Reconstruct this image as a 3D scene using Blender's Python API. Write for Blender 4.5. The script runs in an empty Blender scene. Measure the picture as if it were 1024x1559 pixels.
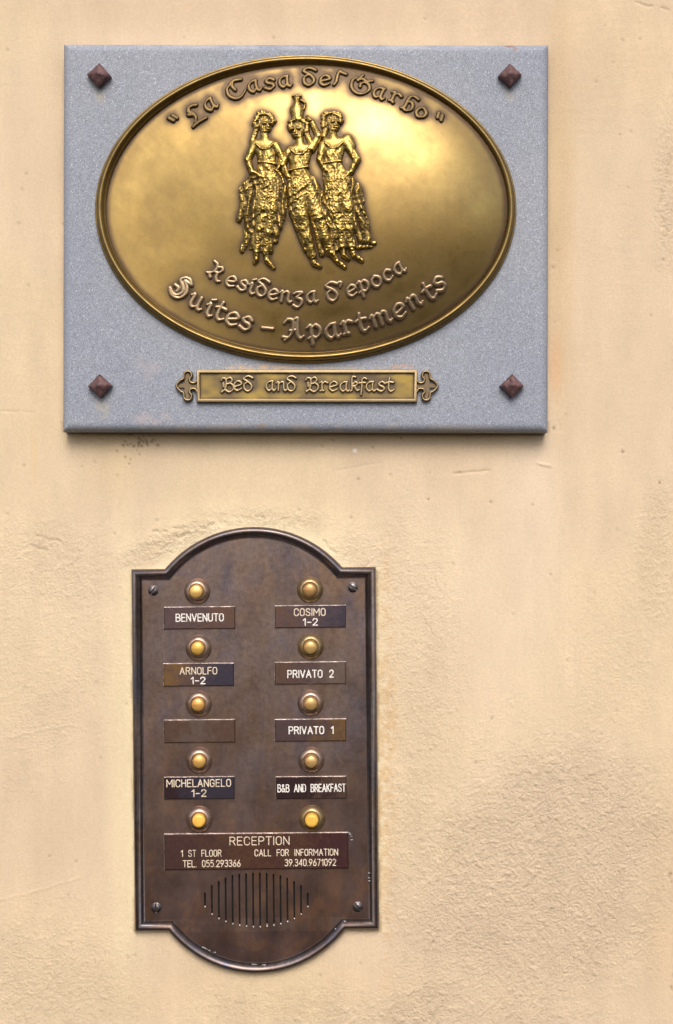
import bpy, bmesh, math, random
import numpy as np
from mathutils import Vector, Matrix

random.seed(7)
SC = bpy.context.scene
COL = SC.collection
R = math.radians
S = 0.0005            # metres per photo pixel on the wall plane (740 px slab = 37 cm)
D = 2200.0            # camera distance, same pixel unit (1.1 m)
Z0 = 1.50             # height of the picture centre above the street
CX, CY = 512.0, 779.5

# ------------------------------------------------------------------ camera
cam = bpy.data.cameras.new('camera')
cam.sensor_fit = 'VERTICAL'
cam.sensor_height = 36.0
cam.lens = 36.0 * D / 1559.0
cam.clip_start = 0.05
cam.clip_end = 500
camo = bpy.data.objects.new('camera', cam)
COL.objects.link(camo)
camo.location = (0, -D * S, Z0)
camo.rotation_euler = (R(90), 0, 0)
SC.camera = camo

# ------------------------------------------------------------------ light
SUN_EL, SUN_AZ = 43.0, 3.0        # azimuth: degrees to the right of the wall normal
w = bpy.data.worlds.new('World')
SC.world = w
w.use_nodes = True
nt = w.node_tree
sky = nt.nodes.new('ShaderNodeTexSky')
sky.sky_type = 'NISHITA'
sky.sun_disc = False
sky.sun_elevation = R(SUN_EL)
sky.sun_rotation = R(180 + SUN_AZ)
sky.air_density = 1.0
sky.dust_density = 4.0
sky.ozone_density = 1.0
nt.links.new(sky.outputs[0], nt.nodes['Background'].inputs[0])
nt.nodes['Background'].inputs[1].default_value = 0.11
sl = bpy.data.lights.new('sun', 'SUN')
sl.energy = 1.45
sl.angle = R(34)
sl.color = (1.0, 0.95, 0.87)
so = bpy.data.objects.new('sun', sl)
COL.objects.link(so)
el, az = R(SUN_EL), R(SUN_AZ)
sdir = Vector((math.sin(az) * math.cos(el), -math.cos(az) * math.cos(el), math.sin(el)))
so.rotation_euler = sdir.to_track_quat('Z', 'Y').to_euler()
so.location = sdir * 5 + Vector((0, 0, Z0))
SC.view_settings.view_transform = 'Standard'
SC.view_settings.look = 'None'
SC.view_settings.gamma = 1
SC.view_settings.exposure = 0.74

# ------------------------------------------------------------------ noise
def vn(x, y, seed):
    rs = np.random.RandomState(seed)
    T = rs.rand(256, 256)
    xi = np.floor(x).astype(np.int64); yi = np.floor(y).astype(np.int64)
    fx = x - xi; fy = y - yi
    fx = fx * fx * (3 - 2 * fx); fy = fy * fy * (3 - 2 * fy)
    a = T[xi & 255, yi & 255]; b = T[(xi + 1) & 255, yi & 255]
    c = T[xi & 255, (yi + 1) & 255]; d = T[(xi + 1) & 255, (yi + 1) & 255]
    return (a * (1 - fx) + b * fx) * (1 - fy) + (c * (1 - fx) + d * fx) * fy

def fbm(x, y, seed, octv=4):
    s = 0; a = 1; t = 0
    for i in range(octv):
        s = s + a * vn(x * 2 ** i + 17.3 * i, y * 2 ** i + 5.1 * i, seed + i)
        t += a; a *= 0.5
    return s / t          # 0..1

def sstep(a, b, x):
    t = np.clip((x - a) / (b - a), 0, 1)
    return t * t * (3 - 2 * t)

def gauss(A, s):
    r = int(3 * s) + 1
    k = np.exp(-np.arange(-r, r + 1) ** 2 / (2.0 * s * s)); k /= k.sum()
    A = np.pad(A, r, mode='edge')
    A = np.apply_along_axis(lambda v: np.convolve(v, k, 'valid'), 0, A)
    return np.apply_along_axis(lambda v: np.convolve(v, k, 'valid'), 1, A)

# ------------------------------------------------------------------ materials
class NT:
    def __init__(s, name):
        s.m = bpy.data.materials.new(name); s.m.use_nodes = True
        s.t = s.m.node_tree; s.b = s.t.nodes['Principled BSDF']
        s.tc = s.t.nodes.new('ShaderNodeTexCoord')
    def n(s, typ, **kw):
        n = s.t.nodes.new(typ)
        for k, v in kw.items():
            setattr(n, k, v)
        return n
    def link(s, a, b): s.t.links.new(a, b)
    def vec(s, scale=(1, 1, 1)):
        mp = s.n('ShaderNodeMapping'); mp.inputs['Scale'].default_value = scale
        s.link(s.tc.outputs['Object'], mp.inputs[0]); return mp.outputs[0]
    def noise(s, scale, detail=4, rough=0.6, stretch=(1, 1, 1), dist=0):
        n = s.n('ShaderNodeTexNoise'); n.inputs['Scale'].default_value = scale
        n.inputs['Detail'].default_value = detail; n.inputs['Roughness'].default_value = rough
        n.inputs['Distortion'].default_value = dist
        s.link(s.vec(stretch), n.inputs['Vector']); return n.outputs['Fac']
    def ramp(s, fac, stops):
        r = s.n('ShaderNodeValToRGB'); e = r.color_ramp.elements
        while len(e) < len(stops): e.new(0.5)
        for i, (p, c) in enumerate(stops):
            e[i].position = p
            e[i].color = (c, c, c, 1) if isinstance(c, (int, float)) else (*c, 1)
        s.link(fac, r.inputs[0]); return r.outputs[0]
    def mix(s, fac, a, b, mode='MIX'):
        m = s.n('ShaderNodeMix', data_type='RGBA', blend_type=mode)
        for sock, v in ((m.inputs[0], fac), (m.inputs[6], a), (m.inputs[7], b)):
            if hasattr(v, 'is_output') or isinstance(v, bpy.types.NodeSocket): s.link(v, sock)
            elif isinstance(v, (int, float)): sock.default_value = v if sock == m.inputs[0] else (v, v, v, 1)
            else: sock.default_value = (*v, 1)
        return m.outputs[2]
    def math(s, op, a, b=0.0, clamp=False):
        m = s.n('ShaderNodeMath', operation=op); m.use_clamp = clamp
        for i, v in enumerate((a, b)):
            if isinstance(v, bpy.types.NodeSocket): s.link(v, m.inputs[i])
            else: m.inputs[i].default_value = v
        return m.outputs[0]
    def bump(s, h, dist, strength=1.0, prev=None):
        b = s.n('ShaderNodeBump'); b.inputs['Distance'].default_value = dist
        b.inputs['Strength'].default_value = strength
        s.link(h, b.inputs['Height'])
        if prev is not None: s.link(prev, b.inputs['Normal'])
        return b.outputs[0]
    def attr(s, name):
        a = s.n('ShaderNodeAttribute'); a.attribute_name = name; return a
    def set(s, **kw):
        names = dict(col='Base Color', rough='Roughness', metal='Metallic', normal='Normal', spec='Specular IOR Level', coat='Coat Weight')
        for k, v in kw.items():
            i = s.b.inputs[names[k]]
            if isinstance(v, bpy.types.NodeSocket): s.link(v, i)
            elif isinstance(v, (int, float)): i.default_value = v
            else: i.default_value = (*v, 1)
        return s.m

# wall plaster : colour attribute carries paint tones, grime and painted shade beside the slab, fine grain from noise
t = NT('cream_plaster')
pc = t.attr('paint').outputs['Color']
g1 = t.noise(420, 5, 0.7)
g2 = t.noise(60, 4, 0.6, (1, 1, 0.25))
c = t.mix(0.5, pc, t.ramp(g1, [(0.3, 0.80), (0.7, 1.04)]), 'MULTIPLY')
c = t.mix(0.30, c, t.ramp(g2, [(0.3, 0.88), (0.7, 1.0)]), 'MULTIPLY')
rg = t.attr('rough').outputs['Fac']
h = t.noise(1000, 5, 0.7)
nb = t.bump(h, 0.0006, 0.6)
h2 = t.noise(480, 4, 0.65)
h3 = t.math('MULTIPLY', h2, rg)
nb = t.bump(h3, 0.0018, 1.0, nb)
h4 = t.noise(150, 3, 0.6, (6, 1, 0.35))
nb = t.bump(h4, 0.0002, 0.5, nb)
M_WALL = t.set(col=c, rough=0.9, spec=0.25, normal=nb)

# granite
t = NT('grey_granite')
a = t.noise(1600, 3, 0.85)
b = t.noise(700, 3, 0.7)
c = t.ramp(a, [(0.30, (0.07, 0.07, 0.08)), (0.43, (0.23, 0.23, 0.25)), (0.56, (0.37, 0.37, 0.395)), (0.68, (0.80, 0.80, 0.82))])
c = t.mix(0.28, c, t.ramp(b, [(0.35, (0.21, 0.21, 0.225)), (0.66, (0.47, 0.47, 0.50))]))
vo = t.n('ShaderNodeTexVoronoi'); vo.inputs['Scale'].default_value = 520
t.link(t.vec(), vo.inputs['Vector'])
sp = t.ramp(vo.outputs['Distance'], [(0.0, 1.0), (0.13, 0.85), (0.2, 0.0)])
gate = t.ramp(t.noise(260, 2, 0.5), [(0.53, 0.0), (0.57, 1.0)])
c = t.mix(t.math('MULTIPLY', sp, gate), c, (0.85, 0.87, 0.9))
vo2 = t.n('ShaderNodeTexVoronoi'); vo2.inputs['Scale'].default_value = 430
t.link(t.vec((1.1, 1, 0.93)), vo2.inputs['Vector'])
sp2 = t.ramp(vo2.outputs['Distance'], [(0.0, 1.0), (0.16, 0.0)])
gate2 = t.ramp(t.noise(190, 2, 0.5, (1.3, 1, 1)), [(0.52, 0.0), (0.58, 0.8)])
c = t.mix(t.math('MULTIPLY', sp2, gate2), c, (0.03, 0.03, 0.045))
tone = t.ramp(t.noise(9, 3, 0.6), [(0.35, (0.66, 0.73, 0.845)), (0.65, (0.75, 0.805, 0.885))])
c = t.mix(1.0, c, tone, 'MULTIPLY')
st = t.attr('stain')
c = t.mix(st.outputs['Alpha'], c, st.outputs['Color'])
nb = t.bump(t.noise(1300, 3, 0.7), 0.0002, 0.5)
M_STONE = t.set(col=c, rough=0.62, spec=0.4, normal=nb)

def brass(name, lo=(0.095, 0.060, 0.032), hi=(0.46, 0.325, 0.115), rough=(0.25, 0.48), use_attr=True, bumpd=0.0, base=0.15):
    t = NT(name)
    mott = t.noise(38, 5, 0.62)
    fine = t.noise(520, 4, 0.7)
    streak = t.noise(60, 4, 0.6, (2.2, 1, 0.35))
    hi2 = t.mix(t.ramp(mott, [(0.3, 0.0), (0.72, 0.7)]), hi, tuple(v * f for v, f in zip(hi, (0.74, 0.70, 0.66))))
    hi2 = t.mix(t.ramp(streak, [(0.45, 0.0), (0.8, 0.35)]), hi2, tuple(v * 0.72 for v in hi))
    hi2 = t.mix(t.ramp(fine, [(0.3, 0.25), (0.6, 0.0)]), hi2, lo)
    if use_attr:
        p = t.attr('patina').outputs['Fac']
        p = t.math('ADD', p, t.math('MULTIPLY', t.math('SUBTRACT', fine, 0.5), 0.35), True)
    else:
        p = t.ramp(t.noise(90, 5, 0.65), [(0.35, base), (0.75, base + 0.35)])
    c = t.mix(p, hi2, lo)
    r = t.n('ShaderNodeMapRange'); t.link(p, r.inputs[0])
    r.inputs[3].default_value = rough[0]; r.inputs[4].default_value = rough[1]
    rr = t.math('ADD', r.outputs[0], t.math('MULTIPLY', mott, 0.08))
    mt = t.n('ShaderNodeMapRange'); t.link(p, mt.inputs[0]); mt.inputs[3].default_value = 1.0; mt.inputs[4].default_value = 0.55
    nb = t.bump(fine, 0.0001, 0.35)
    if bumpd:
        nb = t.bump(t.noise(700, 3, 0.6), bumpd, 0.8, nb)
    return t.set(col=c, rough=rr, metal=mt.outputs[0], normal=nb)

M_BRASS = brass('patinated_brass')
M_RIM = brass('brass_rim', use_attr=False, rough=(0.24, 0.42), base=0.30, lo=(0.05, 0.032, 0.016), hi=(0.38, 0.265, 0.09))
M_FIG = brass('relief_brass', lo=(0.06, 0.036, 0.018), hi=(0.54, 0.38, 0.11), rough=(0.28, 0.6), bumpd=0.00035)
M_LETTER = brass('letter_brass', lo=(0.13, 0.09, 0.06), hi=(0.58, 0.44, 0.28), rough=(0.38, 0.6))
M_STRIP = brass('strip_brass', lo=(0.12, 0.088, 0.055), hi=(0.34, 0.25, 0.075), rough=(0.38, 0.6))

def bronze(name, warm=(0.190, 0.128, 0.098), cool=(0.180, 0.143, 0.138), blue=(0.130, 0.112, 0.142), rough=0.38, metal=0.85, sc=16, foot=False):
    t = NT(name)
    n1 = t.noise(sc, 5, 0.65, (1.6, 1, 0.8))
    c = t.mix(t.ramp(n1, [(0.36, 0.0), (0.62, 1.0)]), warm, cool)
    n2 = t.noise(sc * 2.2, 4, 0.7, (1.2, 1, 0.5), 0.6)
    c = t.mix(t.ramp(n2, [(0.50, 0.0), (0.68, 0.85)]), c, blue)
    n3 = t.noise(240, 5, 0.75)
    c = t.mix(0.6, c, t.ramp(n3, [(0.3, 0.55), (0.66, 1.2)]), 'MULTIPLY')
    if foot:
        sp_ = t.n('ShaderNodeSeparateXYZ'); t.link(t.tc.outputs['Object'], sp_.inputs[0])
        mr = t.n('ShaderNodeMapRange'); t.link(sp_.outputs[2], mr.inputs[0]); mr.inputs[1].default_value = 0.06; mr.inputs[2].default_value = -0.13
        n5 = t.noise(48, 6, 0.75, (1, 1, 0.7), 0.8)
        patch = t.ramp(t.math('ADD', n5, t.math('MULTIPLY', t.noise(13, 3, 0.5), 0.5)), [(0.62, 0.0), (0.80, 1.0)])
        wet = t.mix(patch, (0.205, 0.112, 0.072), (0.130, 0.084, 0.076))
        c = t.mix(t.math('MULTIPLY', mr.outputs[0], 0.95), c, wet)
        n6 = t.noise(30, 5, 0.6, (1.8, 1, 0.45))
        zz = sp_.outputs[2]
        wob = t.math('ADD', zz, t.math('MULTIPLY', t.noise(25, 2, 0.5), 0.003))
        inb = t.math('MULTIPLY', t.math('LESS_THAN', wob, -0.1262), t.math('GREATER_THAN', wob, -0.1365))
        c = t.mix(t.math('MULTIPLY', inb, t.ramp(t.noise(70, 5, 0.75), [(0.40, 0.0), (0.62, 0.55)])), c, (0.20, 0.150, 0.135))
        low = t.math('LESS_THAN', wob, -0.1365)
        c = t.mix(t.math('MULTIPLY', low, t.ramp(t.noise(40, 5, 0.7), [(0.35, 0.0), (0.62, 0.4)])), c, (0.095, 0.060, 0.065))
        c = t.mix(0.5, c, t.ramp(n6, [(0.34, (0.66, 0.64, 0.70)), (0.6, (1.05, 1.03, 1.0))]), 'MULTIPLY')
    v = t.n('ShaderNodeTexVoronoi'); v.inputs['Scale'].default_value = 210
    t.link(t.vec(), v.inputs['Vector'])
    spk = t.math('MULTIPLY', t.ramp(v.outputs['Distance'], [(0.0, 1.0), (0.09, 0.0)]), t.ramp(t.noise(60, 3, 0.6), [(0.56, 0.0), (0.64, 0.55)]))
    c = t.mix(spk, c, (0.36, 0.30, 0.27))
    rr = t.ramp(t.noise(30, 4, 0.6), [(0.3, rough - 0.07), (0.7, rough + 0.12)])
    nb = t.bump(t.noise(340, 4, 0.65), 0.00016, 0.35)
    return t.set(col=c, rough=rr, metal=metal, normal=nb)

M_PANEL = bronze('oxidised_bronze', foot=True)
M_FRAME = bronze('bronze_moulding', warm=(0.150, 0.105, 0.088), cool=(0.150, 0.130, 0.135), blue=(0.105, 0.105, 0.135), rough=0.33, sc=22)
M_BEZEL = bronze('bezel_bronze', warm=(0.46, 0.30, 0.20), cool=(0.42, 0.30, 0.235), blue=(0.27, 0.20, 0.19), rough=0.30, sc=60)
M_BEZEL_GOLD = bronze('bezel_brass', warm=(0.44, 0.30, 0.135), cool=(0.37, 0.26, 0.14), blue=(0.26, 0.19, 0.12), rough=0.36, sc=60)
M_SCREW = bronze('screw_steel', warm=(0.15, 0.135, 0.13), cool=(0.13, 0.125, 0.135), rough=0.3, sc=80, metal=0.9)

def tag_metal(i, a, b, c_, rough=0.34):
    t = NT('tag_bronze')
    gx = t.n('ShaderNodeSeparateXYZ'); t.link(t.tc.outputs['Generated'], gx.inputs[0])
    n1 = t.noise(55 + i * 3, 5, 0.7)
    f = t.math('ADD', gx.outputs[0], t.math('MULTIPLY', t.math('SUBTRACT', n1, 0.5), 1.9))
    c = t.ramp(f, [(0.05, a), (0.45, b), (0.9, c_)])
    c = t.mix(0.5, c, t.ramp(t.noise(300, 4, 0.7), [(0.3, 0.65), (0.65, 1.1)]), 'MULTIPLY')
    return t.set(col=c, rough=rough, metal=0.8, normal=t.bump(t.noise(500, 3, 0.6), 0.0001, 0.3))

def cap_mat(col, rough=0.35, metal=0.25):
    t = NT('cap_enamel')
    c = t.mix(t.ramp(t.noise(260, 3, 0.6), [(0.4, 0.0), (0.7, 0.8)]), tuple(v * .82 for v in col), tuple(v * f for v, f in zip(col, (0.78, 0.60, 0.5))))
    return t.set(col=c, rough=rough, metal=metal)

def plain(name, col, rough=0.6, metal=0.0, amt=0.3, sc=300):
    t = NT(name)
    c = t.mix(t.ramp(t.noise(sc, 4, 0.65), [(0.35, 0.0), (0.65, 1.0)]), col, tuple(v * (1 - amt) for v in col))
    return t.set(col=c, rough=rough, metal=metal, normal=t.bump(t.noise(sc * 2, 3, 0.6), 0.0001, 0.4))

def ink(name, col, wear=0.55):
    t = NT(name)
    n = t.noise(900, 3, 0.7)
    n2 = t.noise(120, 3, 0.6)
    f = t.ramp(t.math('ADD', t.math('MULTIPLY', n, 0.6), t.math('MULTIPLY', n2, 0.4)), [(wear - 0.07, 0.0), (wear + 0.10, 0.75)])
    return t.set(col=t.mix(f, col, (0.22, 0.17, 0.14)), rough=0.6)
M_INK = ink('white_enamel_fill', (0.70, 0.67, 0.64), 0.58)
M_INK_CREAM = ink('cream_enamel_fill', (0.62, 0.52, 0.40), 0.56)
M_INK_WORN = ink('worn_enamel_fill', (0.55, 0.50, 0.45), 0.52)
M_DARK = plain('black_cavity', (0.012, 0.011, 0.010), 0.8)
M_CRUST = plain('lime_crust', (0.34, 0.35, 0.34), 0.8, 0, 0.6, 500)
M_CRUST_TAN = plain('tan_mortar', (0.52, 0.36, 0.22), 0.9, 0, 0.4, 500)
M_SLOT = plain('slot_glint_metal', (0.50, 0.43, 0.38), 0.35, 0.9)  # pale metal for the reflections added at the slot ends

def rust(name):
    t = NT(name)
    n = t.noise(150, 5, 0.7)
    c = t.ramp(n, [(0.3, (0.045, 0.024, 0.026)), (0.5, (0.115, 0.060, 0.062)), (0.72, (0.20, 0.105, 0.10))])
    return t.set(col=c, rough=0.55, metal=0.35, normal=t.bump(t.noise(420, 5, 0.7), 0.0007, 0.9))
M_RUST = rust('rusty_iron')

# ------------------------------------------------------------------ object helpers
def meshobj(name, verts, faces, mat, parent=None, smooth=True, auto=None):
    me = bpy.data.meshes.new(name)
    me.from_pydata([tuple(v) for v in verts], [], [tuple(f) for f in faces])
    me.materials.append(mat)
    return finish(name, me, parent, smooth, auto)

def finish(name, me, parent, smooth=True, auto=None):
    me.update()
    me.polygons.foreach_set('use_smooth', [smooth] * len(me.polygons))
    if auto is not None:
        me.set_sharp_from_angle(angle=R(auto))
    o = bpy.data.objects.new(name, me)
    COL.objects.link(o)
    if parent is not None: o.parent = parent
    return o

def bm_obj(name, bm, mat, parent=None, smooth=True, auto=30):
    bmesh.ops.recalc_face_normals(bm, faces=bm.faces)
    me = bpy.data.meshes.new(name); bm.to_mesh(me); bm.free()
    me.materials.append(mat)
    return finish(name, me, parent, smooth, auto)

def grid_mesh(name, V, keep, nx, ny, mat, parent, attrs=None, smooth=True):
    """V: (ny,nx,3); keep: (ny-1,nx-1) bool of cells"""
    jj, ii = np.nonzero(keep)
    a = jj * nx + ii
    q = np.stack([a, a + nx, a + nx + 1, a + 1], 1)
    used, inv = np.unique(q.ravel(), return_inverse=True)
    q = inv.reshape(-1, 4)
    P = V.reshape(-1, 3)[used]
    me = bpy.data.meshes.new(name)
    me.vertices.add(len(P)); me.vertices.foreach_set('co', P.astype(np.float32).ravel())
    me.loops.add(q.size); me.loops.foreach_set('vertex_index', q.astype(np.int32).ravel())
    me.polygons.add(len(q)); me.polygons.foreach_set('loop_start', np.arange(0, q.size, 4, dtype=np.int32))
    me.update(calc_edges=True)
    for k, A in (attrs or {}).items():
        if A.ndim == 3:
            at = me.attributes.new(k, 'FLOAT_COLOR', 'POINT')
            at.data.foreach_set('color', A.reshape(-1, 4)[used].astype(np.float32).ravel())
        else:
            at = me.attributes.new(k, 'FLOAT', 'POINT')
            at.data.foreach_set('value', A.ravel()[used].astype(np.float32))
    me.materials.append(mat)
    return finish(name, me, parent, smooth)

class Frame:
    """Local frame of one thing. Photo pixels read on the face at height hf (px units off the wall)
    become plain local metres; the thing itself is rigid, only placed and turned as a whole."""
    def __init__(s, cx, cy, hf, rot=0.0, h0=0.0):
        s.cx, s.cy, s.rot, s.h0 = cx, cy, R(rot), h0
        s.k = (D - hf) / D * S
        s.origin = Vector(((cx - CX) * s.k, -h0 * S, Z0 - (cy - CY) * s.k))
    def px(s, x, y):
        """photo px -> local px (x right, y down)"""
        dx, dy = x - s.cx, y - s.cy
        c_, s_ = math.cos(s.rot), math.sin(s.rot)
        return dx * c_ + dy * s_, -dx * s_ + dy * c_
    def l(s, x, y, h):
        """local px -> local metres"""
        return (x * s.k, -(h - s.h0) * S, -y * s.k)
    def larr(s, X, Y, H):
        return np.stack([X * s.k, -(H - s.h0) * S, -Y * s.k], -1)
    def place(s, o):
        o.location = s.origin
        o.rotation_euler = (0, s.rot, 0)

def thing(name, label, cat, fr, group=None):
    o = bpy.data.objects.new(name, None); COL.objects.link(o)
    o.empty_display_size = 0.02
    fr.place(o)
    o['label'] = label; o['category'] = cat
    if group: o['group'] = group
    return o

def sweep(name, fr, loop, prof, mat, parent, auto=35, cap=False):
    """closed outline loop (local px, clockwise on screen), inset profile [(d,h)] -> moulding"""
    n = len(loop)
    P = np.array(loop, float)
    V = []
    for i in range(n):
        a, b, c = P[i - 1], P[i], P[(i + 1) % n]
        d1 = (b - a) / np.linalg.norm(b - a); d2 = (c - b) / np.linalg.norm(c - b)
        n1 = np.array([-d1[1], d1[0]]); n2 = np.array([-d2[1], d2[0]])
        m = (n1 + n2); m /= max(1e-6, m.dot(n1))
        for (d, h) in prof:
            q = b + m * d
            V.append(fr.l(q[0], q[1], h))
    m_ = len(prof)
    F = []
    for i in range(n):
        j = (i + 1) % n
        for k in range(m_ - 1):
            F.append((i * m_ + k, i * m_ + k + 1, j * m_ + k + 1, j * m_ + k))
    if cap:
        F.append(tuple(i * m_ + m_ - 1 for i in range(n)))
    bm = bmesh.new()
    vs = [bm.verts.new(v) for v in V]
    for f in F: bm.faces.new([vs[i] for i in f])
    return bm_obj(name, bm, mat, parent, True, auto)

def inset(loop, d):
    P = np.array(loop, float); out = []
    n = len(P)
    for i in range(n):
        a, b, c = P[i - 1], P[i], P[(i + 1) % n]
        d1 = (b - a) / np.linalg.norm(b - a); d2 = (c - b) / np.linalg.norm(c - b)
        n1 = np.array([-d1[1], d1[0]]); n2 = np.array([-d2[1], d2[0]])
        m = (n1 + n2); m /= max(1e-6, m.dot(n1))
        out.append(tuple(b + m * d))
    return out

def lathe(name, fr, cx, cy, prof, mat, parent, seg=40, auto=40, h0=0):
    """own origin at its base centre"""
    bm = bmesh.new(); rings = []
    for (r, h) in prof:
        if r < 1e-6: rings.append([bm.verts.new((0, -h * S, 0))])
        else: rings.append([bm.verts.new((r * fr.k * math.cos(2 * math.pi * i / seg), -h * S, r * fr.k * math.sin(2 * math.pi * i / seg))) for i in range(seg)])
    for a, b in zip(rings, rings[1:]):
        for i in range(seg):
            j = (i + 1) % seg
            if len(b) == 1: bm.faces.new((a[i], a[j], b[0]))
            elif len(a) == 1: bm.faces.new((a[0], b[j], b[i]))
            else: bm.faces.new((a[i], a[j], b[j], b[i]))
    o = bm_obj(name, bm, mat, parent, True, auto)
    o.location = fr.l(cx, cy, h0)
    return o

def stroke_field(segs, X, Y):
    """segs: (x0,y0,w0,x1,y1,w1) ; signed roundness t: 1 at centre, 0 at edge, negative outside"""
    T = np.full(X.shape, -3.0)
    for (x0, y0, w0, x1, y1, w1) in segs:
        dx, dy = x1 - x0, y1 - y0
        L = dx * dx + dy * dy + 1e-9
        u = np.clip(((X - x0) * dx + (Y - y0) * dy) / L, 0, 1)
        d = np.hypot(X - x0 - u * dx, Y - y0 - u * dy)
        T = np.maximum(T, 1 - d / (w0 + (w1 - w0) * u))
    return T

def relief(name, fr, segs, height, mat, parent, base, step=0.6, power=0.5, flat=0.0, patina=None, jitter=0.0, seed=1):
    xs = [v for s_ in segs for v in (s_[0], s_[3])]; ys = [v for s_ in segs for v in (s_[1], s_[4])]
    wmax = max(max(s_[2], s_[5]) for s_ in segs) + 1.2
    gx = np.arange(min(xs) - wmax, max(xs) + wmax + step, step); gy = np.arange(min(ys) - wmax, max(ys) + wmax + step, step)
    X, Y = np.meshgrid(gx, gy)
    T = stroke_field(segs, X, Y)
    if jitter: T = T + jitter * (fbm(X * 0.35, Y * 0.35, seed) - 0.5)
    Tc = np.clip(T / (1 - flat), 0, 1)
    H = height * (1 - (1 - Tc) ** 2) ** power
    H = np.where(T < 0, np.maximum(T * height * 2.0, -1.2), H)
    keep = (T[:-1, :-1] > -0.25) | (T[1:, :-1] > -0.25) | (T[:-1, 1:] > -0.25) | (T[1:, 1:] > -0.25)
    B = base(X, Y) if callable(base) else base
    V = fr.larr(X, Y, B + H)
    at = {}
    if patina is not None:
        at['patina'] = np.clip(patina(T, X, Y), 0, 1)
    return grid_mesh(name, V, keep, len(gx), len(gy), mat, parent, at)

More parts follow.
